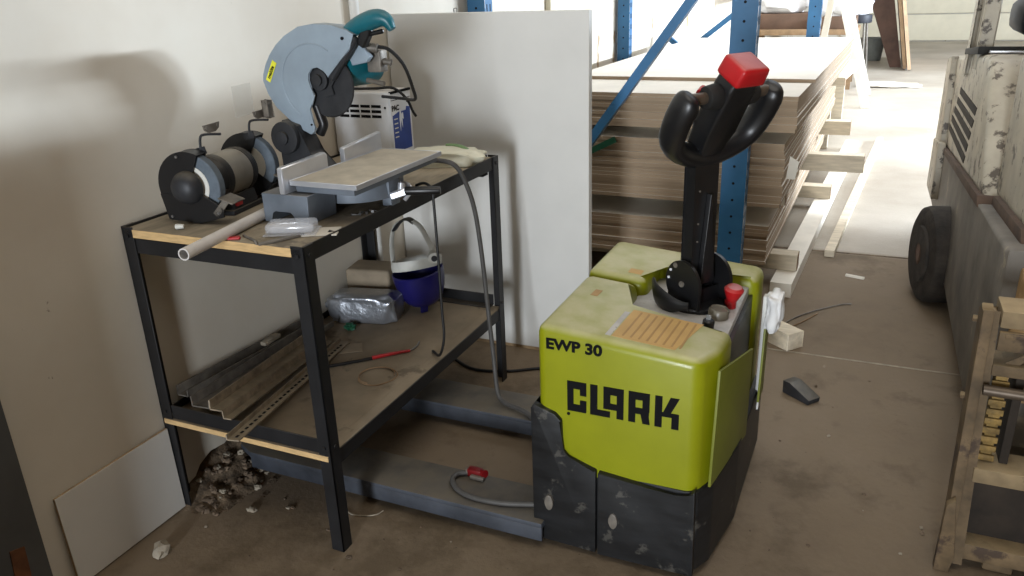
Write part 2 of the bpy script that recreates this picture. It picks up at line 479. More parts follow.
m.build('tabletop', ['bench_board', 'board_edge'], wb)
m = MB(); m.box(.0115, W-.046, .009, L-.0095, .3125, .3128); m.box(.0115, W-.009, -.004, L-.0095, .2955, .312, .001, 1)
for f in m.me.faces:
    if f.normal.y < -.5: f.material_index = 1
m.build('shelf_board', ['shelf_board', 'board_edge'], wb)
TT = .8937   # table surface
ST = .3130   # shelf surface

# ------------------------------------------------------------------ bench grinder
def grinder():
    P0 = Vector((.168,.122,TT+.102)); P1 = Vector((.128,.395,TT+.102))
    P1.z = P0.z
    ax = (P1-P0).normalized(); sd = Vector((ax.y, -ax.x, 0))   # sd points to the operator (+X)
    up = Vector((0,0,1)); mid = (P0+P1)/2
    g = thing('bench_grinder', (mid.x, mid.y, TT), 'grey and black double wheel bench grinder at the wall end of the workbench', 'bench grinder')
    Lx = (P1-P0).length
    at = lambda a, s, z: P0 + ax*a + sd*s + up*z
    # base
    m = MB()
    Mx = Matrix((( sd.x, ax.x, 0, mid.x), (sd.y, ax.y, 0, mid.y), (0,0,1,TT), (0,0,0,1)))
    m.box(-.06, .065, -.075, .075, .0005, .014, .004, M=Mx)
    m.prism([(-.045,.012),(.058,.012),(.048,.05),(-.03,.05)], lambda u,v,w: Vector((u,w,v)), -.062, .062, .004, M=Mx)
    m.build('base', 'dark_grey', g)
    m = MB(); m.box(.052, .0615, -.05, -.022, .021, .038, .002, M=Mx); m.build('switch', 'red_plastic', g)
    # motor
    m = MB()
    m.lathe([(0,.062),(.05,.062),(.062,.068),(.064,.075),(.064,Lx-.075),(.062,Lx-.068),(.05,Lx-.062),(0,Lx-.062)], P0, ax, 36)
    m.build('motor_housing', 'grinder_body', g)
    m = MB()
    m.lathe([(0,.0),(.02,.0),(.02,.042),(.046,.046),(.0635,.066),(.0655,.078),(.0655,.092),(.0642,.092),(.0640,.066),(0,.062)], P0, ax, 36)
    m.build('end_bell', 'dark_grey', g)
    m = MB()
    m.lathe([(0,Lx),(.02,Lx),(.02,Lx-.042),(.046,Lx-.046),(.0635,Lx-.066),(.0655,Lx-.078),(.0655,Lx-.092),(.0642,Lx-.092),(.0640,Lx-.066),(0,Lx-.062)], P0, ax, 36)
    m.build('end_bell', 'dark_grey', g)
    for P, sgn in ((P0, -1), (P1, 1)):
        # wheel
        m = MB()
        m.lathe([(0,-.012),(.030,-.013),(.085,-.013),(.087,-.011),(.087,.011),(.085,.013),(.03,.013),(0,.012)], P, ax, 40)
        w = m.build('grinding_wheel', 'grind_wheel', g)
        m = MB(); m.lathe([(.012,.0131),(.056,.0136),(.056,.0146),(.012,.0146)], P, ax*sgn, 32); m.lathe([(.012,.0131),(.056,.0136),(.056,.0146),(.012,.0146)], P, ax*-sgn, 32)
        m.build('paper_washer', 'grind_label', w)
        # guard: drum wall open towards the operator, plus an outer disc
        # angle measured from up, increasing about ax: positive turns to -sd or +sd
        b_ = ax.cross(up)   # == sd direction sign test
        sg = 1 if b_.dot(sd) > 0 else -1
        a_open0, a_open1 = radians(25), radians(128)     # opening between these angles on the operator side
        A0, A1 = a_open1*sg, (2*pi + a_open0)*sg
        if sg < 0: A0, A1 = -a_open1, -(2*pi + a_open0)
        m = MB()
        m.lathe([(.0915,-.020),(.0945,-.020),(.0945,.020),(.0915,.020)], P, ax, 40, A0, A1)
        o_ = ax*sgn
        # cover disc (outer side): pie from A0 to A1
        sg2 = sg*(1 if sgn > 0 else -1)
        m.lathe([(.0,.0205),(.095,.0205),(.095,.0235),(.0,.0235)], P, o_, 40, a_open1*sg2, (2*pi + a_open0)*sg2)
        m.lathe([(.0,.0185),(.050,.0185),(.095,.019),(.095,.0205),(.0,.0205)], P, -o_, 40, a_open1*-sg2, (2*pi + a_open0)*-sg2)
        gd = m.build('wheel_guard', 'black_plastic', g, ang=50)
        # lower cover plate hanging to the table
        m = MB()
        c = P + ax*sgn*.0225
        pts = [(-.094,-.02),(-.080,-.092),(.02,-.100),(.095,-.080),(.098,-.055),(.04,-.022)]
        m.prism(pts, lambda u, v, w: c + sd*u + up*v + ax*sgn*w, -.0015, .0035, .001, 1)
        m.build('cover_plate', 'black_plastic', gd)
        m = MB()
        for u, v in ((-.066,-.082),(.082,-.068),(-.02,.082)):
            m.cyl(c + sd*u + up*v + ax*sgn*.003, c + sd*u + up*v + ax*sgn*.0075, .004, seg=8)
        m.build('screw', 'steel', gd)
        # domed hub cover
        m = MB(); m.lathe([(.045,0),(.044,.012),(.037,.026),(.022,.036),(0,.039)], P + ax*sgn*.0245, ax*sgn, 28)
        m.build('hub_cover', 'dark_grey', gd)
        # tool rest
        m = MB(); q = P + sd*.108 - up*.034
        m.bar(q - ax*.03, q + ax*.03, .045, .004, up=(sd*.35+up), bevel=.001)
        m.bar(P + sd*.07 - up*.075 + ax*sgn*.024, q + ax*sgn*.024, .018, .004, up=ax)
        m.build('tool_rest', 'worn_steel', g)
        # eye shield bracket
        m = MB()
        q0 = P + up*.088 + sd*.022 - ax*sgn*.022
        m.tube([q0, q0 + up*.035 + sd*.005, q0 + up*.045 + sd*.02, q0 + up*.047 + sd*.07], .0035, sub=4)
        m.bar(q0 - up*.005 - sd*.02, q0 + up*.004 + sd*.015, .02, .004, up=ax)
        br = m.build('shield_arm', 'dark_grey', g)
        m = MB(); q1 = q0 + up*.052 + sd*.045
        m.prism([(-.035,.022),(.035,.022),(.030,.008),(.014,0),(-.014,0),(-.030,.008)], lambda u, v, w: q1 + ax*u + up*v - sd*w, -.002, .002)
        m.cyl(q1 + ax*.024 + up*.015 + sd*.002, q1 + ax*.024 + up*.015 + sd*.0045, .004, seg=10)
        m.cyl(q1 - ax*.024 + up*.015 + sd*.002, q1 - ax*.024 + up*.015 + sd*.0045, .004, seg=10)
        m.build('shield_clamp', 'worn_steel', br)
        if sgn > 0:
            m = MB(); q2 = q1 + up*.018
            m.prism([(-.055,0),(.035,0),(.035,.085),(-.055,.085)], lambda u, v, w: q2 - ax*.062 + ax*u + up*v - sd*w, -.001, .001)
            m.build('eye_shield', 'clear_shield', br)
    # chip tray box under wheel 0 on the inner side
    m = MB(); q = P0 + ax*.05
    m.bar(q + sd*.03 - up*.05, q + sd*.045 - up*.02, .03, .03, up=ax, bevel=.003); m.build('tray', 'dark_grey', g)
grinder()

# ------------------------------------------------------------------ pipe, small items on the bench
b = MB()
p0, p1 = Vector((.385,-.155,TT+.0155)), Vector((.318,.262,TT+.0155))
t_ = bmesh.new()
d = (p1-p0).normalized()
b.lathe([(.0118,0),(.015,0),(.015,(p1-p0).length),(.0118,(p1-p0).length),(.0118,0)], p0, d, 24)
one(b, 'conduit_pipe', 'pipe_grey', 'grey plastic pipe lying on the bench, sticking out past its front edge', 'pipe')
b = MB(); b.cyl((.163,.045,TT), (.176,.052,TT), .007, .007, 12)
b = MB(); b.cyl((.160,.040,TT+.0075), (.180,.050,TT+.0075), .0075, .006, 14, .002); one(b, 'ear_plug', 'strap_white', 'small white plug lying by the bench grinder', 'plug')
b = MB(); b.bar((.365,.0085,TT+.004), (.395,.022,TT+.004), .012, .007, bevel=.002); b.bar((.372,.022,TT+.0035), (.386,.030,TT+.0035), .006, .006)
one(b, 'wire_clip', 'red_plastic', 'small red clip under the pipe at the bench edge', 'clip')
# blister pack with card
bp = thing('blister_pack', (.50,.115,TT), 'clear plastic blister pack with white card on the bench corner', 'package')
m = MB()
Mb = Matrix.Translation((.50,.108,TT)) @ Matrix.Rotation(radians(25), 4, 'Z')
m.box(-.07, .055, -.03, .035, .008, .034, .012, 3, M=Mb)
m.box(-.075, .06, -.036, .04, .004, .0075, .001, 1, M=Mb)
m.build('blister', 'blister', bp)
m = MB(); m.box(.015, .112, -.034, .036, .0008, .0035, M=Mb); c_ = m.build('card', 'paper', bp)
m = MB(); m.prism([(.085,-.012),(.102,-.006),(.086,.008)], lambda u, v, w: Mb @ Vector((u, v, w)), .0035, .0041); m.build('mark', 'ink', c_)
# bent steel hook tool
b = MB()
b.tube([(.385,.045,TT+.0035), (.44,.02,TT+.0035), (.472,-.002,TT+.004)], .0032, sub=3)
b.bar((.478,-.008,TT+.004), (.535,.098,TT+.004), .011, .0065, bevel=.001)
b.tube([(.476,-.010,TT+.004), (.474,-.012,TT+.016)], .0032, sub=1)
one(b, 'bent_rod', 'worn_steel', 'thin bent steel strip tool beside the clear blister pack', 'tool')
# screws
for k, (x, y, a) in enumerate(((.548,.292,.3), (.566,.305,1.6), (.578,.318,2.4), (.556,.322,.9), (.585,.338,1.9), (.572,.345,.1))):
    m = MB(); q = Vector((x, y, TT+.0042)); dd = Vector((cos(a), sin(a), 0))
    m.cyl(q, q + dd*.022, .0022, .0008, 8); m.cyl(q - dd*.002, q, .0042, .0026, 10)
    one(m, 'screw', 'steel', 'loose steel screw beside the saw base at the bench edge', 'screw', 'loose screws on the bench')

# ------------------------------------------------------------------ miter saw
def saw():
    s = thing('miter_saw', (.47,.42,TT), 'grey and teal miter saw with raised blade guard standing on the workbench', 'miter saw')
    m = MB()
    # arched base casting: end block and long body, feet
    arch = [(.345,TT+.0005),(.37,TT+.0005),(.375,TT+.028),(.385,TT+.034),(.435,TT+.034),(.445,TT+.026),(.45,TT+.0005),(.492,TT+.0005),(.496,TT+.080),(.345,TT+.080)]
    m.prism(arch, XZ, .176, .30, .002, 1)
    m.prism(arch, XZ, .58, .66, .002, 1)
    m.box(.375, .490, .30, .58, TT+.030, TT+.080, .003)
    m.cyl((.48,.43,TT+.028), (.48,.43,TT+.082), .125, .120, 40, .003)
    m.box(.47, .605, .40, .46, TT+.035, TT+.078, .006)
    m.box(.575, .605, .405, .455, TT+.002, TT+.030, .004)
    m.build('base', 'saw_base', s)
    m = MB()
    m.prism([(.170,TT+.081),(.370,TT+.081),(.370,TT+.150),(.36,TT+.158),(.170,TT+.152)], YZ, .412, .430, .003, 1)
    m.build('fence', 'bright_metal', s)
    m = MB()
    m.prism([(.450,TT+.081),(.65,TT+.081),(.65,TT+.166),(.450,TT+.152)], YZ, .412, .430, .003, 1)
    m.build('fence', 'bright_metal', s)
    # plate on top of the base
    m = MB(); m.box(.436, .640, .195, .640, TT+.1085, TT+.1145, .001, 1); pl = m.build('table_plate', 'saw_plate', s)
    m = MB()
    for x0, x1, y0, y1 in ((.432,.436,.191,.644), (.640,.644,.191,.644), (.436,.640,.191,.195), (.436,.640,.640,.644)):
        m.box(x0, x1, y0, y1, TT+.1015, TT+.1158, .001, 1)
    m.build('plate_edge', 'bright_metal', pl)
    m = MB(); m.box(.440, .626, .205, .645, TT+.082, TT+.1082, .004); m.build('plate_carrier', 'saw_base', s)
    # clamp handle at the front
    m = MB(); m.cyl((.64,.425,TT+.045), (.735,.462,TT+.045), .0125, .0115, 18, .004); m.build('handle', 'black_plastic', s)
    m = MB()
    m.bar((.60,.41,TT+.03), (.645,.427,TT+.045), .02, .022, bevel=.004); m.tube([(.61,.45,TT+.06), (.63,.46,TT+.055), (.645,.45,TT+.04), (.63,.435,TT+.015)], .006, sub=4)
    m.cyl((.628,.42,TT+.030), (.628,.43,TT+.066), .010, seg=14)
    m.build('clamp', 'bright_metal', s)
    # arm and pivot at the back (wall side)
    m = MB()
    m.prism([(.250,TT+.03),(.395,TT+.082),(.395,TT+.09),(.34,TT+.14),(.31,TT+.22),(.255,TT+.235),(.235,TT+.18),(.240,TT+.08)], XZ, .405, .47, .008)
    m.build('arm', 'dark_grey', s)
    m = MB(); m.cyl((.268,.388,TT+.185), (.268,.412,TT+.185), .047, .047, 28, .004); m.cyl((.268,.378,TT+.185), (.268,.390,TT+.185), .02, .018, 16, .002)
    m.build('pivot_knob', 'dark_grey', s)
    m = MB(); m.bar((.215,.40,TT+.245), (.205,.41,TT+.285), .014, .022, up=(0,1,0), bevel=.004); m.cyl((.208,.392,TT+.278), (.208,.42,TT+.278), .008, seg=12); m.build('spring_lug', 'worn_steel', s)
    # blade guard (outline in the X-Z plane)
    O = [(.198,1.255),(.212,1.282),(.231,1.309),(.258,1.336),(.291,1.360),(.340,1.384),(.394,1.391),(.454,1.386),(.501,1.374),(.522,1.362),(.505,1.322),(.426,1.254),
         (.4245,1.246),(.412,1.268),(.392,1.278),(.371,1.274),(.357,1.258),(.354,1.238),(.360,1.218),(.372,1.198),(.360,1.172),(.347,1.158),(.352,1.13),(.360,1.110),(.355,1.094),(.342,1.086),(.295,1.107),(.229,1.162),(.206,1.199),(.194,1.236)]
    m = MB(); m.prism(O, XZ, .420, .4255, .0025, 2)
    gd = m.build('blade_guard', 'saw_grey', s, ang=50)
    # rim wall going back behind the face
    m = MB()
    rim = O[0:10]; rim2 = O[25:30]
    full = rim2 + rim
    for a, c in zip(full[:-1], full[1:]):
        m.prism([a, c, (c[0]*.985+.36*.015, c[1]*.985+1.24*.015), (a[0]*.985+.36*.015, a[1]*.985+1.24*.015)], XZ, .4255, .475)
    m.build('guard_rim', 'saw_grey', s, ang=50)
    # raised ring on the guard face
    m = MB(); cx, cz, rr = .372, 1.232, .107
    m.tube([(cx + rr*cos(a), .4205, cz + rr*sin(a)) for a in [radians(q) for q in range(55, 250, 13)]], .0025, seg=6, sub=3)
    m.build('guard_ring', 'saw_grey', gd)
    m = MB(); m.cyl((.487,.4202,1.352), (.487,.416,1.352), .0045, seg=12); m.cyl((.35,.4202,1.115), (.35,.417,1.115), .003, seg=10); m.build('screw', 'ink', gd)
    # yellow label
    La = Vector((.214,.419,1.236)); Lb = Vector((.246,.419,1.290)); ld = (Lb-La).normalized(); lu = Vector((-ld.z, 0, ld.x))
    m = MB(); m.prism([(0,-.008),((Lb-La).length,-.008),((Lb-La).length,.008),(0,.008)], lambda u, v, w: La + ld*u + lu*v + Vector((0,w,0)), -.0006, .0008)
    lab = m.build('label_plate', 'yellow_label', gd)
    q = La + ld*.009 - lu*.0045
    cu = bpy.data.curves.new('lettering', 'FONT'); cu.body = 'makita'; cu.size = .0150; cu.extrude = .0004; cu.offset = .0004
    o = bpy.data.objects.new('lettering', cu); cu.materials.append(MATS['ink'])
    me = bpy.data.meshes.new_from_object(o); bpy.data.objects.remove(o); o = bpy.data.objects.new('lettering', me); COL.objects.link(o)
    o.parent = lab
    Mt = Matrix(((ld.x, lu.x, 0, 0), (ld.y, lu.y, -1, 0), (ld.z, lu.z, 0, 0), (0,0,0,1)))
    o.matrix_local = Matrix.Translation(q + Vector((0,-.0011,0)) - WORLD[lab.name]) @ Mt
    # dark edge strip, lower guard and blade hub
    m = MB(); m.bar((.518,.435,1.356), (.424,.435,1.244), .03, .022, up=(0,1,0), bevel=.005); m.build('edge_strip', 'dark_grey', s)
    m = MB()
    m.lathe([(0,-.004),(.085,-.004),(.088,0),(.085,.004),(0,.004)], (.405,.443,1.222), (0,1,0), 40)
    m.build('lower_guard', 'dark_grey', s)
    m = MB(); m.cyl((.384,.427,1.240), (.384,.439,1.240), .030, .030, 28, .003); m.cyl((.384,.419,1.240), (.384,.428,1.240), .016, .016, 18)
    m.prism([(.395,1.19),(.43,1.20),(.425,1.222),(.442,1.246),(.43,1.25),(.41,1.215)], XZ, .431, .437); m.build('blade_hub', 'dark_grey', s)
    m = MB(); m.tube([(.355,.447,1.165), (.366,.447,1.13), (.370,.447,1.11), (.355,.447,1.085)], .014, seg=10); m.build('guard_lip', 'black_plastic', s)
    # motor
    m = MB()
    m.lathe([(0,-.01),(.052,-.01),(.056,0),(.056,.09),(.050,.115),(.03,.125),(0,.127)], (.435,.475,1.270), Vector((.30,1,0)), 32)
    m.build('motor', 'teal', s)
    m = MB(); m.prism([(.42,1.30),(.51,1.345),(.545,1.30),(.53,1.285),(.435,1.268)], XZ, .455, .475, .003); m.build('gear_cover', 'saw_grey', s)
    # handle
    m = MB()
    m.tube([(.475,.45,1.362), (.51,.45,1.378), (.55,.45,1.392), (.585,.45,1.401), (.612,.45,1.395), (.628,.45,1.372)], lambda u: .010 + .017*sin(pi*min(1, .12+u*.86)), seg=14, sub=5, flat=.95, flatn=(0,1,0))
    hd = m.build('grip', 'teal', s)
    m = MB(); m.bar((.555,.45,1.378), (.525,.45,1.33), .03, .026, up=(0,1,0), bevel=.005); m.bar((.60,.45,1.368), (.553,.45,1.360), .012, .014, up=(0,1,0), bevel=.004); m.build('trigger', 'black_plastic', hd)
    m = MB(); m.cyl((.515,.48,1.325), (.55,.49,1.32), .013, seg=14); m.box(.51, .555, .49, .53, 1.255, 1.315, .006); m.cyl((.51,.485,1.235), (.565,.485,1.225), .007, seg=10); m.cyl((.55,.51,1.285), (.575,.515,1.28), .009, seg=12)
    m.build('carbon_brush_housing', 'worn_steel', s)
    m = MB()
    m.tube([(.545,.495,1.325), (.575,.51,1.315), (.60,.54,1.27), (.60,.58,1.20), (.58,.62,1.165), (.52,.66,1.16), (.44,.66,1.165)], .005, sub=6)
    m.build('cord', 'cord_black', s)
saw()

# ------------------------------------------------------------------ welder on the bench
wl = thing('welding_power_source', (.125,1.065,TT), 'white vented welder box with blue front panel at the back of the bench', 'welder')
X0, X1, Y0, Y1, Z0, Z1 = .008, .258, .985, 1.125, TT+.012, 1.132
m = MB()
m.box(X0, X1-.004, Y0, Y1, Z0, Z1, .012, 3)
hs = m.build('housing', 'welder_white', wl)
m = MB()
for r in range(3):
    for c in range(4):
        m.box(.040+c*.046, .080+c*.046, Y0-.0008, Y0+.004, Z1-.056-r*.018, Z1-.046-r*.018)
m.cyl((.236,Y0-.002,Z1-.055), (.236,Y0+.002,Z1-.055), .004, seg=10); m.build('vent', 'ink', hs)
m = MB(); m.box(X1-.006, X1+.001, Y0+.001, Y1-.001, Z0, Z1-.004, .001, 1)
fp = m.build('front_panel', 'ink_light', wl)
m = MB(); m.prism([(Y0+.008,Z0+.012),(Y1-.012,Z0+.012),(Y1-.012,Z1-.066),(Y1-.035,Z1-.062),(Y1-.04,Z1-.075),(Y0+.05,Z1-.075),(Y0+.008,Z1-.085)], YZ, X1+.001, X1+.0018); m.build('blue_field', 'welder_blue', fp)
m = MB(); m.prism([(Y0+.058,Z1-.06),(Y0+.068,Z1-.085),(Y0+.078,Z1-.080),(Y0+.080,Z1-.105),(Y0+.072,Z1-.10),(Y0+.070,Z1-.135),(Y0+.062,Z1-.105),(Y0+.055,Z1-.145),(Y0+.052,Z1-.10)], YZ, X1+.0018, X1+.0024); m.build('flash_mark', 'ink_light', fp)
m = MB()
for k in range(5): m.box(X1+.0018, X1+.0023, Y0+.016, Y0+.04, Z1-.10-k*.016, Z1-.096-k*.016)
m.build('fine_print', 'bag_white', fp)
m = MB()
m.box(X1+.0006, X1+.0015, Y0+.006, Y1-.004, Z1-.032, Z1-.030); m.cyl((X1,Y1-.028,Z1-.045), (X1+.004,Y1-.028,Z1-.045), .004, seg=10); m.build('panel_line', 'ink', fp)
text_obj('lettering', 'PAC', .026, (X1+.0015, Y0+.006, Z1-.068), (pi/2, 0, pi/2), 'ink', fp, offset=.0008)
m = MB()
for yy in (Y0-.0015, Y1+.0015): pass
m.bar((X1-.002,Y0+.004,Z1-.004), (X1-.002,Y1+.002,Z1-.004), .008, .008); m.build('handle_bar', 'ink', wl)
m = MB(); m.bar((X1-.002,Y1+.002,Z0-.008), (X1-.002,Y1+.002,Z1-.010), .008, .008); m.build('edge_bar', 'ink', wl)
m = MB()
m.box(X0+.02, X0+.05, Y0+.01, Y1-.01, TT+.0005, Z0); m.build('foot', 'ink', wl)
m = MB(); m.box(X1-.05, X1-.02, Y0+.01, Y1-.01, TT+.0005, Z0); m.build('foot', 'ink', wl)
b = MB(); b.tube([(.06,1.00,1.1395), (.12,1.005,1.1395), (.18,1.02,1.1395), (.245,1.035,1.1400), (.282,1.06,1.10), (.280,1.10,1.05), (.283,1.115,1.03)], .005, sub=6)
one(b, 'welder_cable', 'cord_black', 'black cable draped over the top and front of the welder', 'cable')

# ------------------------------------------------------------------ bag on bench corner
bg = thing('plastic_bag', (.47,.965,TT), 'crumpled white plastic bag with a green stripe at the back corner of the bench', 'bag')
m = MB(); Mg = Matrix.Translation((.462,.965,TT+.0215)) @ Matrix.Rotation(radians(18), 4, 'Z')
m.blob((0,0,0), (.150,.075,.034), 4, .16, 2.2, 3, .72, M=Mg, flatten=-.021); m.build('sack', 'bag_white', bg)
m = MB()
pts = []
for k in range(9):
    u = k/8; x = .01 + .10*u; y = .055 - .085*u*u
    pts.append(Mg @ Vector((x, y, .034*(1-(x/.15)**4-(y/.075)**4*.6)**.5*1.02 + .002 - .01*u*u)))
m.tube(pts, .012, seg=8, sub=3, flat=.35, flatn=(0,1,0)); m.build('stripe', 'bag_green', bg)

# ------------------------------------------------------------------ cords at the bench
b = MB()
b.tube([(.46,.70,TT+.045), (.51,.74,TT+.055), (.56,.775,TT+.055), (.605,.80,TT+.035), (.632,.82,.86), (.648,.84,.76), (.66,.85,.60), (.672,.85,.42), (.69,.84,.24), (.72,.80,.12), (.76,.775,.0985), (.82,.755,.0985), (.87,.730,.0970), (.905,.692,.088), (.94,.64,.025), (.99,.58,.0085), (1.05,.52,.0085)], .008, seg=10, sub=6)
one(b, 'extension_cord', 'cord_grey', 'thick grey cord looping off the bench and down behind the forks', 'cord')
b = MB(); b.tube([(.56,.62,TT+.010), (.595,.615,TT+.020), (.619,.613,.897), (.622,.613,.86), (.623,.615,.7), (.622,.617,.5), (.623,.616,.40), (.60,.62,.33), (.55,.66,ST+.0055)], .0045, sub=6)
one(b, 'black_cord', 'cord_black', 'thin black cord hanging straight down from the bench edge', 'cord')
b = MB(); b.tube([(.22,1.27,.0065), (.34,1.19,.0065), (.46,1.135,.0065), (.60,1.17,.0065), (.72,1.24,.0065), (.90,1.28,.0065), (1.05,1.24,.0065)], .006, sub=6)
one(b, 'floor_cable', 'cord_black', 'black cable lying on the floor at the foot of the white panel', 'cable')

# ------------------------------------------------------------------ things on the lower shelf
fs = thing('face_shield', (.30,.955,ST), 'blue face shield with white head straps resting on the lower shelf', 'face shield')
fc = Vector((.314,.985,ST))
m = MB()
prof = []
for k in range(9):
    a = radians(-80 + k*9.6); prof.append((.100*cos(a)**.6, .150*sin(a)))
inn = [(r-.004, h+.004) for r, h in prof[::-1]]
m.lathe(prof + inn, fc + Vector((0,0,.168)), (-.10,-.10,1), 32)
m.bar(fc + Vector((.035,-.03,.006)), fc + Vector((.045,-.035,.09)), .024, .006, up=(1,-.6,0), bevel=.002)
m.build('visor_bowl', 'shield_blue', fs)
m = MB()
m.tube([fc + Vector((.093*cos(a), .093*sin(a), .190 + .024*cos(a+.6))) for a in [2*pi*k/14 for k in range(14)]], .019, seg=8, closed=True, sub=3, flat=.2, flatn=(0,0,1))
m.build('head_band', 'strap_white', fs)
m = MB()
ar = [fc + Vector((-.088,-.02,.15)), fc + Vector((-.090,-.02,.26)), fc + Vector((-.070,-.015,.335)), fc + Vector((-.018,-.01,.360)), fc + Vector((.028,-.005,.338)), fc + Vector((.062,-.005,.282)), fc + Vector((.090,-.01,.235))]
m.tube(ar, .017, seg=8, sub=5, flat=.22, flatn=(0,1,0)); m.build('crown_strap', 'strap_white', fs)
m = MB(); m.tube([p + Vector((0,0,.003)) for p in (ar[1]*.3+ar[2]*.7, ar[2]*.6+ar[3]*.4, ar[3], ar[3]*.4+ar[4]*.6)], .0195, seg=8, sub=5, flat=.27, flatn=(0,1,0)); m.build('crown_pad', 'dark_grey', fs)
m = MB()
q = fc + Vector((.092,-.03,.235)); m.cyl(q, q + Vector((.016,-.022,0)), .023, .021, 18, .003); kn = m.build('ratchet_knob', 'strap_white', fs)
m = MB(); q2 = q + Vector((.016,-.022,0)); m.cyl(q2, q2 + Vector((.003,-.0045,0)), .011, seg=14); m.build('knob_insert', 'dark_grey', kn)

b = MB(); Ms = Matrix.Translation((.165,.845,ST+.0485)) @ Matrix.Rotation(radians(14), 4, 'Z')
b.blob((0,0,0), (.135,.062,.058), 4, .10, 2.2, 5, .42, M=Ms, flatten=-.048)
b.box(-.160, -.125, -.012, .012, -.01, .012, .005, M=Ms)
one(b, 'foil_pack', 'foil', 'crinkled silver foil package on the shelf in front of the face shield', 'package')
b = MB(); Ms = Matrix.Translation((.105,.985,ST)) @ Matrix.Rotation(radians(10), 4, 'Z')
b.box(-.085, .095, -.055, .07, .0005, .155, .014, 3, M=Ms)
one(b, 'paper_parcel', 'kraft', 'dull tan parcel behind the silver foil package', 'package')

# steel sections on the shelf
def channel(name, p0, p1, prof, mt, label, holes=None):
    p0, p1 = Vector(p0), Vector(p1); d = (p1-p0).normalized(); sd = d.cross(Vector((0,0,1))).normalized(); u = sd.cross(d)
    m = MB(); th = .0018
    for a, c in zip(prof[:-1], prof[1:]):
        q0 = p0 + sd*a[0] + u*a[1]; q1 = p0 + sd*c[0] + u*c[1]
        e = (q1-q0); n = d.cross(e).normalized()*th; Lg = (p1-p0)
        t = bmesh.new()
        vs = [t.verts.new(x) for x in (q0-n, q1-n, q1+n, q0+n, q0-n+Lg, q1-n+Lg, q1+n+Lg, q0+n+Lg)]
        for f in ((0,1,2,3),(4,7,6,5),(0,4,5,1),(1,5,6,2),(2,6,7,3),(3,7,4,0)): t.faces.new([vs[i] for i in f])
        m._add(t)
    if holes:
        m.mi = 1
        h0, step, sx, hy = holes
        k = h0
        while k < (p1-p0).length - .02:
            q = p0 + d*k + sd*sx + u*hy
            m.bar(q - d*.006, q + d*.006, .007, .0044, up=u); k += step
    return one(m, name, [mt, 'rack_hole'], label, 'steel section')
z_ = [(-.028,.046),(-.028,.018),(.0,.016),(.004,-.012)]
channel('steel_angle', (.362,-.095,.366), (.215,.62,.318), [(-.014,.014),(-.013,0),(.022,0)], 'galvanised', 'perforated steel angle sticking out furthest over the shelf front rail', (.02,.024,.006,.001))
channel('steel_angle', (.262,-.02,.388), (.150,.60,.338), [(-.034,.036),(-.033,.008),(.004,.006),(.006,-.016),(.03,-.017)], 'galvanised', 'stepped steel profile with a bright cut end on the front rail', None)
channel('steel_angle', (.142,.02,.362), (.084,.70,.330), [(-.03,.030),(-.028,0),(.03,0),(.032,.022)], 'worn_steel', 'dull steel channel on the shelf between the stepped profile and wall', None)
channel('steel_angle', (.045,.05,.366), (.036,.72,.334), [(-.018,.03),(-.018,0),(.02,0),(.02,.02)], 'worn_steel', 'steel channel lying against the wall edge of the shelf', None)
b = MB(); b.box(.012, .045, .42, .50, .362, .376, .003); one(b, 'wood_offcut', 'rubble_pale', 'small pale offcut lying on the wall-side steel channel', 'offcut')
b = MB(); b.tube([(.30,.455,ST+.006), (.35,.505,ST+.006), (.395,.55,ST+.006)], .005, sub=2); a_ = b
pc = thing('marker_tool', (.40,.55,ST), 'red handled tool with black shaft lying on the lower shelf', 'tool')
m = MB(); m.tube([(.27,.43,ST+.006), (.33,.485,ST+.006), (.385,.54,ST+.006)], .0055, sub=2); m.build('shaft', 'cord_black', pc)
m = MB(); m.tube([(.385,.54,ST+.0075), (.43,.59,ST+.0075), (.475,.635,ST+.0065)], lambda u: .0068-.002*u, sub=2, seg=10); m.build('grip', 'red_plastic', pc)
m = MB(); m.tube([(.475,.635,ST+.0065), (.48,.67,ST+.007), (.475,.70,ST+.012)], .0025, sub=3); m.build('tip', 'steel', pc)
b = MB(); cx, cy = .468,.44
b.tube([(cx + .062*cos(a)*(1+.08*sin(3*a)), cy + .062*sin(a), ST+.003+.001*sin(2*a)) for a in [2*pi*k/12*1.0 for k in range(12)]], .0018, seg=6, closed=True, sub=4)
b.tube([(cx + .057*cos(a), cy + .058*sin(a), ST+.006) for a in [radians(q) for q in range(20, 300, 28)]], .0018, seg=6, sub=4)
one(b, 'wire_coil', 'timber_brown', 'thin brown loop of wire on the lower shelf', 'wire')
b = MB(); b.blob((.166,.730,ST+.010), (.022,.018,.012), 3, .5, 3, 9, flatten=None); one(b, 'plastic_scrap', 'green_strap', 'crumpled green scrap on the lower shelf', 'scrap')
b = MB(); Mp = Matrix.Translation((.255,.585,ST)) @ Matrix.Rotation(radians(35), 4, 'Z'); b.box(-.05, .05, -.035, .035, .0005, .002, M=Mp); one(b, 'paper_scrap', 'kraft', 'flat tan paper scrap on the shelf behind the front leg', 'paper')

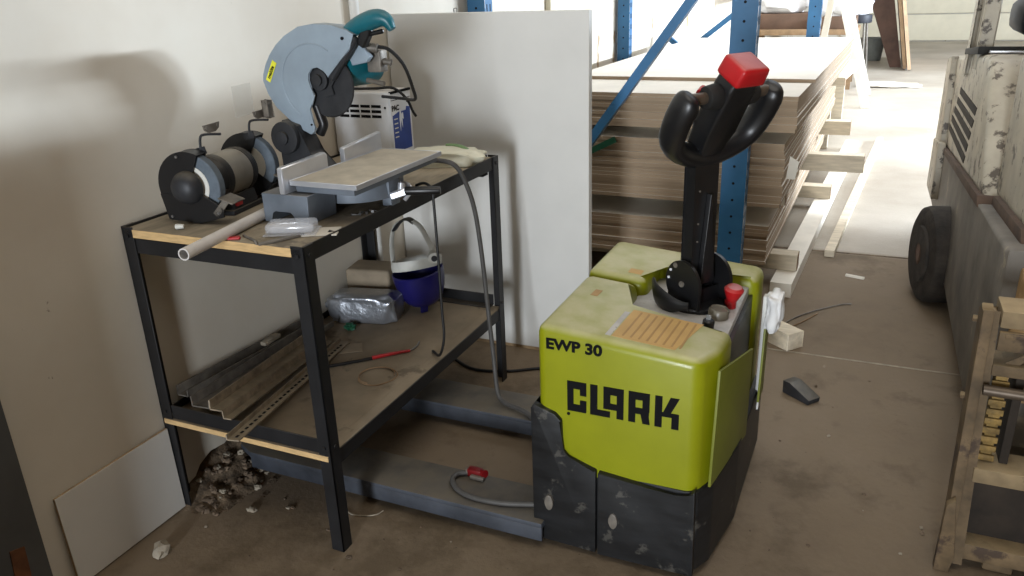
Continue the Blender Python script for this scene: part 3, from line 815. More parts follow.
# ------------------------------------------------------------------ pallet truck
def pallet_truck():
    g = thing('pallet_truck', (1.335,.60,0), 'lime green and black electric pallet truck with tall black tiller', 'pallet truck')
    zt = lambda x: .668 - (x-1.10)*.09
    def cover(name, poly, z0, dz, bev):
        m = MB()
        t = bmesh.new(); n = len(poly)
        A = [t.verts.new((x, y, z0)) for x, y in poly]; B = [t.verts.new((x, y, zt(x)+dz)) for x, y in poly]
        t.faces.new(A[::-1]); top = t.faces.new(B)
        vert_e = []
        for i in range(n):
            f = t.faces.new((A[i], A[(i+1)%n], B[(i+1)%n], B[i]))
        t.edges.ensure_lookup_table()
        ed = [e for e in t.edges if not (e.verts[0].co.z == z0 and e.verts[1].co.z == z0)]
        bmesh.ops.bevel(t, geom=ed, offset=bev, segments=5, affect='EDGES', profile=.5, clamp_overlap=True)
        m._add(t)
        return m.build(name, 'lime', g, ang=50)
    near = [(1.103,.25),(1.522,.25),(1.558,.340),(1.562,.468),(1.262,.468),(1.262,.655),(1.103,.655)]
    far = [(1.100,.66),(1.282,.66),(1.282,.83),(1.575,.83),(1.575,.975),(1.100,.975)]
    cn = cover('cover', near, .25, 0, .026)
    cf = cover('cover', far, .25, .008, .026)
    # console recess
    m = MB(); m.prism([(1.255,.46),(1.548,.46),(1.548,.84),(1.255,.84)], XY, .30, .612, .008); m.build('console', 'console_grey', g)
    # front face lettering
    F = .2487
    DEP = iter(range(100))
    def poly(m, pts, ox, oz, s, sx):
        m.prism([(ox + u*s*sx, oz + v*s) for u, v in pts], XZ, F-.0006-.00006*(next(DEP) % 9), F+.001)
    rect = lambda a, c, e, f: [(a,c),(e,c),(e,f),(a,f)]
    GL = {
     'C': [rect(0,0,.32,1), rect(.32,.76,.98,1), rect(.66,.56,.98,.76), rect(.32,0,.98,.24), rect(.66,.24,.98,.40)],
     'L': [rect(0,0,.36,1), rect(.36,0,1.0,.20)],
     'A': [rect(0,.27,.34,1), rect(.34,.76,1.0,1), rect(.66,0,1.0,.76), rect(.34,.27,.66,.47)],
     'R': [rect(0,0,.34,1), rect(.34,.76,1.02,1), rect(.68,.40,1.02,.76), rect(.34,.30,.72,.50), [(.60,.30),(.98,.30),(1.05,.0),(.70,.0)], rect(.68,.28,1.0,.42)],
     'K': [rect(0,0,.34,1), [(.34,.42),(.72,1),(1.14,1),(.70,.42)], rect(.34,.36,1.12,.50), rect(.80,.14,1.14,.50), [(.80,.0),(1.14,.0),(1.14,.14),(.80,.14)]],
    }
    m = MB()
    for ch, ox, s in (('C',1.187,.086),('L',1.249,.086),('A',1.284,.086),('R',1.349,.086),('K',1.416,.086)):
        for p in GL[ch]: poly(m, p, ox, .438, s, .61)
    m.cyl((1.190,F+.001,.428), (1.190,F-.0008,.428), .0045, seg=12)
    m.build('lettering', 'ink', cn)
    text_obj('lettering', 'EWP 30', .040, (1.130, F-.0004, .607), (pi/2, 0, 0), 'ink', cn, offset=.0016, xs=1.12)
    # decal on top, with text lines
    m = MB()
    tz = lambda x, dz=0: zt(x) + dz
    def onTop(u, v, w): return Vector((u, v, zt(u) + w))
    m.prism([(1.293,.282),(1.300,.462),(1.486,.462),(1.452,.282)], onTop, -.001, .0008)
    dc = m.build('decal', 'decal_tan', cn)
    m = MB()
    for k in range(8):
        x = 1.315 + k*.0205
        m.prism([(x,.295),(x+.005,.295),(x+.012,.452),(x+.007,.452)], onTop, .0004, .0014)
    m.build('decal_lines', 'decal_line', dc)
    m = MB(); m.prism([(1.276,.282),(1.290,.282),(1.296,.440),(1.282,.440)], onTop, -.001, .0009); m.build('decal_strip', 'console_grey', cn)
    m = MB(); m.prism([(1.165,.50),(1.185,.50),(1.187,.545),(1.167,.545)], onTop, -.001, .0008); m.build('sticker', 'decal_line', cn)
    m = MB(); m.prism([(1.215,.70),(1.255,.70),(1.255,.735),(1.215,.735)], lambda u, v, w: Vector((u, v, zt(u)+.008+w)), -.001, .0008); m.build('sticker', 'decal_tan', cf)
    # operator-side flaps
    SK = lambda u, v, w: Vector((1.547 + (u-.27)*.125 + w, u, v))
    m = MB(); m.prism([(.275,.275),(.60,.25),(.605,.520),(.300,.590)], SK, .003, .010, .002); m.build('side_panel', 'lime_flat', g)
    m = MB(); m.prism([(.80,.25),(.895,.25),(.915,.500),(.83,.525)], YZ, 1.600, 1.607, .002); m.build('side_panel', 'lime_flat', g)
    m = MB(); m.prism([(.845,.20),(.875,.20),(.89,.575),(.86,.575)], YZ, 1.588, 1.602, .003); m.build('corner_strip', 'panel_white', g)
    m = MB(); m.prism([(.45,.27),(.95,.27),(.95,.585),(.45,.60)], YZ, 1.5485, 1.560); m.build('inner_face', 'black_plastic', g)
    # skirts
    Fs = .236
    m = MB()
    m.prism([(1.088,.022),(1.088,.432),(1.096,.444),(1.155,.425),(1.172,.408),(1.176,.318),(1.190,.302),(1.268,.276),(1.268,.016)], XZ, Fs, Fs+.022, .004)
    m.prism([(1.088,.022),(1.088,.432),(1.096,.444),(1.096,.022)], lambda u, v, w: Vector((u, w, v)), Fs+.01, .96, .002)
    m.build('skirt', 'skirt_black', g)
    m = MB()
    m.prism([(1.274,.016),(1.274,.275),(1.40,.263),(1.48,.256),(1.512,.262),(1.527,.28),(1.532,.02)], XZ, Fs-.004, Fs+.02, .004)
    m.prism([(1.10,.256),(1.50,.245),(1.530,.25),(1.560,.31),(1.592,.52),(1.598,.955),(1.10,.955)], XY, .022, .268, .008)
    m.build('skirt', 'skirt_black', g)
    for x, z in ((1.137,.150),(1.318,.138)):
        m = MB(); m.prism([(x + .012*cos(a), z + .024*sin(a)) for a in [2*pi*k/20 for k in range(20)]], XZ, Fs-.008, Fs+.004, .002)
        m.build('bolt_plate', 'worn_steel', g)
    m = MB(); m.cyl((1.42,.52,.112), (1.42,.68,.112), .11, .11, 36, .01); m.build('drive_wheel', 'tyre_rubber', g)
    for y0, y1 in ((.215,.375),(.715,.885)):
        yc = (y0+y1)/2
        m = MB()
        pl = [(1.12,y0),(1.12,y1),(.10,y1),(.035,y1-.03),(.012,yc),(.035,y0+.03),(.10,y0)]
        m.prism(pl, XY, .062, .084, .005)
        m.box(.10, 1.12, y0-.001, y0+.012, .026, .070, .003); m.box(.10, 1.12, y1-.012, y1+.001, .026, .070, .003)
        fk = m.build('fork', 'fork_grey', g)
        m = MB(); m.cyl((.17,yc-.045,.041), (.17,yc+.045,.041), .0405, seg=24, bevel=.004); m.cyl((.27,yc-.045,.041), (.27,yc+.045,.041), .0405, seg=24, bevel=.004); m.build('load_wheel', 'black_rubber', fk)
    # emergency button, gauge, key
    m = MB(); e0 = Vector((1.522,.655,.612))
    m.cyl(e0, e0 + Vector((0,0,.022)), .016, .016, 20); m.build('button_collar', 'red_plastic', g)
    m = MB(); m.lathe([(.0125,.02),(.016,.028),(.026,.052),(.027,.058),(.020,.066),(0,.069)], e0, (.15,-.1,1), 28); m.build('emergency_button', 'red_dusty', g)
    m = MB(); m.lathe([(.028,0),(.028,.022),(.024,.028),(.021,.024),(0,.024)], (1.503,.572,.612), (.12,0,1), 28); m.build('gauge', 'clear_cap', g)
    m = MB(); m.lathe([(.016,0),(.016,.018),(.012,.022),(0,.022)], (1.490,.500,.612), (.1,0,1), 20); ky = m.build('key_switch', 'black_plastic', g)
    m = MB(); m.bar((1.484,.500,.640), (1.498,.500,.640), .004, .014, bevel=.001); m.build('key', 'steel', ky)
    # tiller: c across, f to the operator
    an = radians(35); c = Vector((sin(an), cos(an), 0)); f = Vector((cos(an), -sin(an), 0)); u = Vector((0,0,1))
    B0 = Vector((1.432,.655,.6125)); pv = B0 + u*.072
    m = MB()
    m.cyl(B0, B0 + u*.012, .085, .085, 36, .003)
    m.bar(B0 + u*.01 - f*.02, B0 + u*.05 - f*.02, .09, .10, up=c, bevel=.004)
    base = m.build('tiller_mount', 'black_plastic', g)
    for sgn in (-1, 1):
        m = MB(); q = pv + c*sgn*.058
        m.cyl(q - c*.005, q + c*.005, .066, .066, 40, .002)
        m.prism([(-.02,-.062),(.064,-.062),(.064,.01),(-.02,.01)], lambda a, e, w: q + f*a + u*e + c*w, -.0045, .0045)
        pd = m.build('pivot_disc', 'black_plastic', g)
        m = MB()
        m.cyl(q + c*sgn*.004, q + c*sgn*.009, .0085, seg=16)
        m.build('pivot_pin', 'worn_steel', pd)
        if sgn < 0:
            m = MB()
            for a, e, r in ((-.028,.048,.0075),): m.cyl(q + f*a + u*e - c*.004, q + f*a + u*e - c*.0075, r, seg=14)
            m.build('bolt', 'worn_steel', pd)
            m = MB()
            for a, e, r in ((-.046,.030,.0038),(-.053,.006,.0038)): m.cyl(q + f*a + u*e - c*.004, q + f*a + u*e - c*.0075, r, seg=12)
            m.build('rivet', 'ink_light', pd)
    # curved fender around the foot
    m = MB()
    q = pv - c*.075 - u*.034
    m.tube([q - f*.105 + u*.018 - c*.0, q - f*.06 - c*.022 - u*.006, q - c*.030 - u*.014, q + f*.055 - c*.012 - u*.010], lambda t_: .012 + .018*sin(pi*min(1, t_*1.1)), seg=10, sub=6, flat=.35, flatn=(0,0,1))
    m.build('foot_fender', 'black_plastic', g)
    # column
    top = Vector((1.432,.652,1.055))
    m = MB(); m.bar(pv - u*.01 - c*.004 - f*.006, top - c*.004 - f*.006, .072, .042, up=f, bevel=.006, seg=2)
    col = m.build('column', 'black_plastic', g)
    m = MB()
    m.prism([(-.026,.0),(.026,.0),(.020,.06),(.003,.250),(-.003,.250),(-.020,.06)], lambda a, e, w: pv + f*(.016+w) + c*a + u*e, 0, .016, .002)
    m.build('spike_cover', 'black_plastic', g)
    m = MB()
    for z in (.12,.17,.26,.34):
        q = pv + u*z + f*.0145 - c*.030; m.cyl(q - f*.003, q + f*.0035, .003, seg=8)
        q = pv + u*z - c*.039 + f*.01; m.cyl(q, q - c*.0015, .0035, seg=8)
    m.build('rivet', 'worn_steel', col)
    # head
    Hc = Vector((1.485,.615,1.185))
    tl = (u*.86 + f*.5).normalized(); tn = (f*.86 - u*.5).normalized()    # along head, and its face normal (towards the operator, down)
    m = MB()
    m.prism([(-.036,-.165),(.036,-.165),(.046,-.08),(.046,.045),(.040,.075),(-.040,.075),(-.046,.045),(-.046,-.08)], lambda a, e, w: Hc + c*a + tl*e + tn*w, -.030, .036, .012, 3)
    hd = m.build('tiller_head', 'black_plastic', g, ang=60)
    m = MB()
    m.prism([(-.050,.064),(.050,.064),(.044,.116),(-.044,.116)], lambda a, e, w: Hc + c*a + tl*e + tn*w, -.036, .046, .012, 3)
    m.build('belly_button', 'red_dusty', hd, ang=60)
    m = MB()
    q = Hc + tl*.014
    m.cyl(q - c*.150, q + c*.150, .015, seg=20); m.build('cross_bar', 'chrome', hd)
    for sg in (-1, 1):
        m = MB(); m.cyl(q + c*sg*.044, q + c*sg*.084, .034, .028, 22, .006); m.build('throttle', 'black_rubber', hd)
    m = MB(); m.cyl(q - c*.082 - tn*.02, q - c*.06 - tn*.034, .011, seg=12); m.build('horn_button', 'red_plastic', hd)
    # loop guard
    m = MB()
    pts = []
    for a, e in ((-.138,.032),(-.145,.008),(-.147,-.055),(-.130,-.114),(-.075,-.154),(0,-.170),(.075,-.154),(.130,-.114),(.147,-.055),(.145,.008),(.138,.032)):
        pts.append(Hc + c*a + tl*e + tn*(.006))
    m.tube(pts, lambda t_: .020 + .020*min(1, 9*min(t_, 1-t_))**.5, seg=16, sub=5, flat=.72, flatn=tn)
    m.build('grip_loop', 'black_plastic', hd, ang=60)
    return g
pallet_truck()
# white rag stuck to the corner of the truck
b = MB(); b.blob((1.628,.80,.560), (.024,.040,.058), 4, .28, 1.7, 12, .6)
one(b, 'rag', 'rag_white', 'crumpled white rag stuck to the pallet truck corner', 'rag')
# battery charging lead
cl = thing('charging_lead', (.90,.30,.0845), 'grey lead with a red plug end looped on the near fork', 'cord')
m = MB(); m.tube([(.83,.355,.094), (.80,.335,.094), (.80,.30,.094), (.84,.262,.094), (.90,.245,.094), (.98,.25,.094), (1.05,.27,.0945), (1.078,.28,.095)], .008, seg=10, sub=6); m.build('cable', 'cord_grey', cl)
m = MB(); m.box(.825, .870, .345, .370, .0855, .110, .004); m.cyl((.87,.357,.100), (.885,.350,.104), .012, seg=12); m.build('plug', 'red_connector', cl)
m = MB(); m.cyl((.818,.352,.097), (.833,.362,.099), .011, seg=12); m.box(.84, .885, .333, .346, .0855, .098, .003); m.build('clamp', 'worn_steel', cl)

# ------------------------------------------------------------------ boards against the wall
b = MB(); Mw = Matrix.Translation((.010,-.1885,.0)) @ Matrix.Rotation(radians(-1.5), 4, 'Y')
b.mi = 0; b.box(.004, .014, -.189, .185, .004, .278, .001, 1, M=Mw)
for f_ in b.me.faces:
    if abs(f_.normal.x) < .5: f_.material_index = 1
one(b, 'board_offcut', ['panel_white', 'raw_edge'], 'small white faced board leaning low against the left wall', 'board')
b = MB(); b.box(.008, .858, 1.40, 1.438, .014, 1.378, .002, 1)
pn = thing('white_board', (.46,1.42,0), 'big white door-like panel standing upright behind the workbench', 'panel')
b.build('slab', 'panel_white', pn)
b = MB(); b.box(.008, .858, 1.402, 1.436, .0, .0139); b.build('bottom_edge', 'raw_edge', pn)
b = MB(); b.tube([(.30,1.43,1.378), (.30,1.43,1.392), (.312,1.43,1.392), (.312,1.43,1.378)], .002, sub=3, seg=6); b.build('hook', 'steel', pn)

# ------------------------------------------------------------------ rack uprights
def post(m, x0, x1, y0, y1, z1):
    m.mi = 0
    t = .003
    m.box(x0, x1, y0, y0+t, 0, z1); m.box(x0, x0+t, y0+t, y1, 0, z1); m.box(x1-t, x1, y0+t, y1, 0, z1)
    m.box(x0, x0+.02, y1-t, y1, 0, z1); m.box(x1-.02, x1, y1-t, y1, 0, z1)
    m.mi = 1
    k = .08
    while k < z1:
        m.cyl(((x0+x1)/2, y0-.0006, k), ((x0+x1)/2, y0+.0006, k), .006, seg=10)
        m.box(x1-.0006, x1+.0006, y0+.02, y0+.03, k-.016, k+.016)
        m.box(x1-.0006, x1+.0006, y1-.03, y1-.02, k-.016, k+.016)
        k += .076
    m.mi = 2
    k = .05
    while k < z1:
        m.box(x1-.0004, x1+.0009, y0+.001, y0+.004, k, k+.045); k += .06
    m.mi = 0
fr = thing('rack_upright', (.70,2.14,0), 'blue steel rack upright frame in front of the plywood stack', 'rack')
m = MB(); post(m, 1.243, 1.350, 2.10, 2.185, 4.0); m.build('post', ['rack_blue', 'rack_hole', 'bright_metal'], fr)
m = MB(); post(m, .02, .11, 2.10, 2.185, 4.0); m.build('post', ['rack_blue', 'rack_hole', 'bright_metal'], fr)
m = MB(); m.bar((.115,2.135,.0775), (1.24,2.135,1.615), .04, .055, up=(0,1,0)); m.build('brace', 'rack_blue', fr)
m = MB(); m.bar((1.24,2.135,1.66), (.115,2.135,2.70), .04, .055, up=(0,1,0)); m.build('brace', 'rack_blue', fr)
m = MB(); m.box(1.20, 1.39, 2.06, 2.22, 0, .008, .001, 1); m.build('foot_plate', 'rack_blue', fr)
fr2 = thing('rack_upright', (.70,5.64,0), 'blue steel rack upright frame beyond the plywood stack', 'rack')
m = MB(); post(m, 1.27, 1.37, 5.68, 5.76, 4.0); m.build('post', ['rack_blue', 'rack_hole', 'bright_metal'], fr2)
m = MB(); m.bar((1.26,5.72,1.62), (.10,5.72,.72), .04, .05, up=(0,1,0)); m.build('brace', 'rack_blue', fr2)
m = MB(); m.bar((.12,5.72,1.0), (1.26,5.72,.1), .04, .05, up=(0,1,0)); m.build('brace', 'rack_blue', fr2)
b = MB(); post(b, .02, .11, 4.56, 4.64, 4.0); one(b, 'rack_post', ['rack_blue', 'rack_hole', 'bright_metal'], 'single blue rack post against the peeling left wall', 'rack post')

# ------------------------------------------------------------------ plywood stack
def sheet(name, w, l, th, x, y, z, rz, label, group, m0='ply_face', m1='ply_edge'):
    m = MB(); m.mi = 0; m.box(-w, 0, 0, l, 0, th)
    for f_ in m.me.faces:
        f_.material_index = 0 if abs(f_.normal.z) > .5 else 1
    return m
proto = None
def put_sheet(x, y, z, rz, label, group, w=1.27, l=3.25, th=.0172):
    global proto
    m = MB(); m.box(-w, 0, 0, l, 0, th)
    me_name = 'plywood_sheet'
    if proto is None or proto[1] != (w, l, th):
        for f_ in m.me.faces: f_.material_index = 0 if abs(f_.normal.z) > .5 else 1
        me = bpy.data.meshes.new(me_name); m.me.to_mesh(me); m.me.free()
        me.materials.append(MATS['ply_face']); me.materials.append(MATS['ply_edge'])
        o = bpy.data.objects.new(me_name, me); proto = (o, (w, l, th))
    else:
        m.me.free(); o = proto[0].copy()
    COL.objects.link(o)
    o.location = (x, y, z); o.rotation_euler = (0, 0, rz)
    return tag(o, label, 'plywood sheet', group)
R0 = radians(-1.8)
R1 = radians(-1.0)
def pack(z0, n, x, y, label, group, jx=.005, rz=R1, first=None, last=None, w=1.27, l=3.25):
    for k in range(n):
        lab = label
        if k == n-1 and last: lab = last
        put_sheet(x + rnd.uniform(-jx, jx), y + rnd.uniform(-.008, .008), z0 + k*.0176, rz + rnd.uniform(-.0012, .0012), lab, group, w=w, l=l)
pack(.156, 11, 1.435, 2.36, 'plywood sheet in the lowest pack of the stack by the blue post', 'sheets in the lowest plywood pack', last='top sheet of the lowest plywood pack by the blue post')
pack(.455, 17, 1.485, 2.32, 'plywood sheet in the middle pack of the stack by the blue post', 'sheets in the middle plywood pack', jx=.006, last='top sheet of the middle plywood pack by the blue post')
pack(.812, 9, 1.525, 2.28, 'plywood sheet in the upper pack of the stack by the blue post', 'sheets in the upper plywood pack', jx=.004, rz=R0)
put_sheet(1.555, 2.78, .9705, R0*.9, 'sunlit top plywood sheet of the whole stack, set back from its near edge', 'loose top sheets', l=2.85)
# bearers
def bearer(y, z0, z1, x0, x1, label, w=.09, mt='timber'):
    m = MB(); m.mi = 0; m.box(x0, x1, y, y+w, z0, z1, .003, 1)
    for f_ in m.me.faces:
        if abs(f_.normal.x) > .7: f_.material_index = 1
    one(m, 'timber_bearer', [mt, 'timber_brown'], label, 'timber')
bearer(2.55, .0715, .155, .25, 1.57, 'short square timber under the lowest plywood pack, nearest end')
bearer(4.05, .0715, .155, .25, 1.64, 'square timber under the lowest plywood pack, further back')
bearer(2.75, .352, .454, .25, 1.47, 'timber bearer between lowest and middle packs, nearest end')
bearer(3.62, .352, .454, .25, 1.82, 'long timber bearer sticking furthest out of the plywood stack')
bearer(4.85, .352, .454, .25, 1.70, 'timber bearer under the middle pack, far end of the stack')
bearer(2.62, .7535, .811, .25, 1.44, 'timber bearer under the upper pack, set back at the near end')
bearer(4.45, .7535, .811, .25, 1.64, 'timber bearer under the upper pack with its end showing at the right')
# boards on the floor by the stack
b = MB(); b.bar((1.515,2.36,.036), (1.70,6.2,.036), .10, .07); one(b, 'timber_plank', 'white_timber', 'pale plank on the floor along the right foot of the plywood stack', 'timber')
b = MB(); b.bar((1.70,3.05,.02), (1.93,6.6,.02), .05, .038); one(b, 'timber_plank', 'timber', 'narrow strip of timber on the floor outside the pale plank', 'timber')
b = MB(); b.prism([(1.20,5.85),(1.555,5.85),(1.70,7.75),(1.35,7.75)], XY, .585, .622)
one(b, 'timber_plank', 'white_timber', 'wide white plank sticking out beyond the far end of the plywood stack', 'timber')
b = MB(); b.box(1.24, 1.50, 6.1, 6.22, 0, .584, .004); one(b, 'timber_support', 'timber', 'timber block carrying the near part of the white plank behind the stack', 'timber')
b = MB(); b.box(1.26, 1.56, 7.2, 7.3, 0, .584, .004); one(b, 'timber_support', 'timber', 'timber block carrying the far end of the white plank behind the stack', 'timber')
b = MB(); b.prism([(1.500,.60),(1.540,.60),(1.55,.68),(1.51,.705)], XZ, 2.296, 2.302); one(b, 'tag_card', 'paper', 'small white card stuck in the side of the plywood stack', 'card')
b = MB(); b.bar((.55,2.312,.675), (.69,2.308,.745), .03, .008, up=(0,1,0)); one(b, 'strap_end', 'green_strap', 'green strap end across the plywood stack beside the white panel', 'strap')
b = MB(); b.bar((1.535,1.86,.036), (1.640,1.775,.036), .085, .070, bevel=.003); one(b, 'timber_block', 'timber', 'short timber block on the floor behind the pallet truck', 'timber')

# ------------------------------------------------------------------ floor debris
def rock(c, r, seed, label, group, mt='rubble', cat='rubble', name='rubble_chunk'):
    m = MB(); m.blob((c[0], c[1], r[2]*.8), r, 2, .5, 1.6, seed, .85, flatten=-r[2]*.8)
    return one(m, name, mt, label, cat, group, ang=25)
rr = random.Random(3)
heap = MB()
t = bmesh.new()
N = 56
vs = {}
def heap_h(x, y):
    e = max(0, 1 - ((y-.235)/.26)**2)
    return .085*e*max(0, 1 - (x/.19))**1.4 + .016*(noise.noise(Vector((x*24, y*24, 1))) - .15)*min(1, e*1.5) - .004
for i in range(N+1):
    for j in range(N+1):
        y = -.04 + .58*i/N; x = -.019 + .24*j/N
        vs[i, j] = t.verts.new((x, y, heap_h(x, y)))
for i in range(N):
    for j in range(N):
        q = (vs[i,j], vs[i+1,j], vs[i+1,j+1], vs[i,j+1])
        if max(v.co.z for v in q) > 0: t.faces.new(q)
bmesh.ops.delete(t, geom=[v for v in t.verts if not v.link_faces], context='VERTS')
for v in t.verts: v.co.z = max(v.co.z, .0003)
heap._add(t)
one(heap, 'rubble', 'dark_dirt', 'heap of crumbled dark debris spilling from the hole in the wall', 'debris', None, 'stuff', ang=60)
for k in range(80):
    y = min(.52, max(0, rr.gauss(.22, .14))); x = abs(rr.gauss(.05, .065)) + .012
    if y < .06 and x < .06: x += .06
    if .2 < y < .40 and x > .15: x *= .5
    s = rr.uniform(.004, .014)
    h = max(0, heap_h(x, y))
    m = MB(); m.blob((x, y, h + s*.45), (s, s*rr.uniform(.7,1.2), s*rr.uniform(.5,.8)), 2, .5, 1.6, k, .85)
    one(m, 'rubble_chunk', 'rubble_pale' if rr.random() < .22 else 'rubble', 'small broken chunk in the rubble at the foot of the left wall', 'rubble', 'broken chunks by the wall hole', ang=25)
rock((.128,-.195), (.024,.026,.020), 101, 'pale walnut sized stone alone on the floor in front of the workbench', None, 'rubble_pale', 'stone', 'stone')
rock((.232,.055), (.014,.010,.008), 102, 'small white chip on the floor behind the front bench legs', None, 'rubble_pale', 'stone', 'stone')
for k in range(40):
    x = rr.uniform(.12, 1.05); y = rr.uniform(-.30, .19)
    if rr.random() < .45: x = rr.uniform(1.62, 2.1); y = rr.uniform(.4, 1.7)
    s = rr.uniform(.003, .0075)
    m = MB(); m.blob((x, y, s*.5), (s*rr.uniform(.8,1.6), s, s*.6), 1, .4, 1.6, k+200, .9)
    one(m, 'pebble', 'rubble' if rr.random() < .6 else 'rubble_pale', 'tiny pebble scattered on the dusty concrete floor', 'pebble', 'pebbles on the floor', ang=25)
b = MB(); Mk = Matrix.Translation((1.70,1.36,.0)) @ Matrix.Rotation(radians(-38), 4, 'Z')
b.prism([(-.060,.0),(.062,.0),(.066,.02),(-.03,.052),(-.062,.050)], XZ, -.030, .030, .004, M=Mk)
one(b, 'scrap_block', 'dark_grey', 'dark wedge shaped scrap lying on the floor right of the pallet truck', 'scrap')
b = MB(); b.bar((1.80,2.765,.005), (1.885,2.74,.005), .014, .008, bevel=.002); one(b, 'wood_chip', 'white_timber', 'pale sliver of wood alone on the floor between stack and forklift', 'wood chip')
b = MB(); b.tube([(1.56,1.98,.004), (1.60,2.09,.004), (1.68,2.21,.005), (1.79,2.33,.006), (1.84,2.36,.006)], .003, sub=5, seg=6); one(b, 'wire', 'worn_steel', 'thin bent wire lying on the floor behind the timber block', 'wire')
b = MB(); b.tube([(1.57,1.95,.004), (1.64,2.06,.004), (1.70,2.19,.004)], .0025, sub=5, seg=6); one(b, 'wire', 'timber_brown', 'short brown wire beside the longer bent wire on the floor', 'wire')
b = MB(); b.tube([(.50,.165,.003), (.53,.15,.003), (.57,.158,.003), (.60,.175,.003), (.61,.20,.003)], .002, sub=5, seg=6); one(b, 'plastic_strip', 'rubble_pale', 'clear bit of plastic strip on the floor beside the front bench leg', 'scrap')

# ------------------------------------------------------------------ forklift at the right
def forklift():
    g = thing('forklift', (2.75,2.4,0), 'worn cream and grey forklift parked at the right', 'forklift')
    m = MB()
    m.prism([(.98,.14),(.98,.750),(1.93,.670),(3.62,.525),(3.9,.50),(3.9,.18),(2.98,.18),(2.86,.36),(2.70,.42),(2.46,.36),(2.40,.14)], YZ, 2.205, 3.25, .02, 2)
    m.build('chassis', 'lift_grey', g)
    m = MB(); m.prism([(3.30,.30),(3.72,.28),(3.72,.56),(3.35,.60)], YZ, 2.17, 2.21, .01); m.build('step', 'lift_cream', g)
    for x in (2.098, 3.20):
        r = .225; y = 2.54; AX = Vector((cos(radians(11)), sin(radians(11)), 0))
        m = MB(); m.lathe([(.05,.0),(.13,.0),(.135,.012),(.19,.006),(.218,.02),(.225,.04),(.225,.13),(.218,.15),(.19,.164),(.05,.164)], (x, y, r), AX, 44)
        wh = m.build('wheel', 'tyre_rubber', g)
        m = MB(); m.lathe([(0,.02),(.05,.02),(.06,.006),(.13,.012),(.132,.15),(0,.15)], (x, y, r), AX, 30); m.build('rim', 'lift_edge', wh)
    # engine hood with louvres
    m = MB()
    m.prism([(1.74,.70),(2.12,1.090),(2.19,1.140),(2.28,1.150),(3.70,1.02),(3.78,.95),(3.78,.53)], YZ, 2.215, 3.10, .03, 3)
    hd = m.build('hood', 'lift_cream', g, ang=50)
    for k in range(5):
        ya, yb = 2.32+.03*k, 3.12+.07*k; z = .935 - k*.056
        m = MB(); m.prism([(ya,z),(yb,z-.015),(yb,z-.046),(ya+.03,z-.036)], YZ, 2.2125, 2.225); m.build('louvre', 'carriage_dark', hd)
    m = MB(); m.prism([(1.70,.678),(3.78,.51),(3.78,.535),(1.74,.712)], YZ, 2.200, 3.11, .004); m.build('hood_seam', 'lift_edge', g)
    m = MB(); m.prism([(3.45,.56),(3.80,.53),(3.80,1.0),(3.55,1.03)], YZ, 2.185, 2.22, .006); m.build('front_cheek', 'lift_cream', g)
    m = MB(); m.prism([(2.45,1.138),(3.5,1.045),(3.5,1.057),(2.45,1.150)], YZ, 2.24, 2.5, .004); m.build('hood_glare', 'bright_metal', g)  # bright strip: hood-top reflection put into the colour, no separate lid
    # slanted rear panel
    m = MB(); m.prism([(1.12,.755),(1.42,1.20),(1.80,1.20),(1.80,.70)], YZ, 2.262, 3.2, .03, 3); m.build('rear_panel', 'lift_cream', g)
    m = MB(); m.prism([(1.05,.735),(1.10,.775),(1.70,.725),(1.70,.69)], YZ, 2.245, 3.21, .006); m.build('panel_seam', 'lift_edge', g)
    m = MB(); m.box(2.245, 3.2, .955, 1.0, .30, .70, .01); m.build('tail_plate', 'lift_tan', g)
    # added gas bottle and cowl, out of view, shading the lower left wall
    m = MB(); m.lathe([(0,0),(.10,.0),(.15,.05),(.155,.10),(.155,.60),(.15,.65),(.10,.70),(0,.70)], (2.40,1.50,1.40), (1,0,0), 32); m.build('shade_bottle', 'lift_grey', g)
    m = MB(); m.prism([(1.72,1.10),(1.72,1.50),(1.80,1.55),(2.36,1.55),(2.44,1.50),(2.45,1.10)], YZ, 2.50, 3.12, .03, 3); m.build('shade_cowl', 'lift_cream', g)
    # overhead guard posts
    m = MB(); m.bar((2.235,2.95,1.00), (2.27,3.02,2.2), .09, .07, up=(1,0,0), bevel=.008); m.bar((2.235,2.66,1.06), (2.27,2.75,2.2), .10, .05, up=(1,0,0), bevel=.006)
    m.build('guard_post', 'lift_cream', g)
    m = MB(); m.bar((2.245,2.80,1.05), (2.27,2.86,2.2), .05, .03, up=(1,0,0)); m.build('guard_channel', 'dark_grey', g)
    m = MB(); m.bar((3.14,2.80,1.00), (3.14,2.9,2.2), .09, .07, up=(1,0,0), bevel=.008); m.build('guard_post', 'lift_cream', g)
    m = MB(); m.prism([(2.50,1.130),(3.05,1.082),(3.05,1.110),(2.50,1.162)], YZ, 2.20, 2.40, .004); m.build('post_foot', 'black_rubber', g)
    m = MB(); m.bar((2.25,2.85,2.2), (3.15,2.85,2.2), .06, .06, bevel=.006); m.bar((2.25,4.0,2.2), (3.15,4.0,2.2), .06, .06, bevel=.006)
    m.bar((2.27,2.82,2.2), (2.27,4.03,2.2), .06, .06, bevel=.006); m.bar((3.14,2.82,2.2), (3.14,4.03,2.2), .06, .06, bevel=.006)
    for k in range(5): m.bar((2.42+k*.135,2.85,2.2), (2.42+k*.135,4.0,2.2), .03, .03)
    m.build('overhead_guard', 'black_steel', g)
    # seat; backrest height and added front cowl set to block window light
    m = MB(); m.box(2.36, 3.0, 2.62, 3.10, 1.19, 1.33, .05, 3); m.build('seat', 'seat_black', g)
    m = MB(); m.box(2.36, 3.0, 2.46, 2.60, 1.19, 1.55, .05, 3); m.build('backrest', 'seat_black', g)
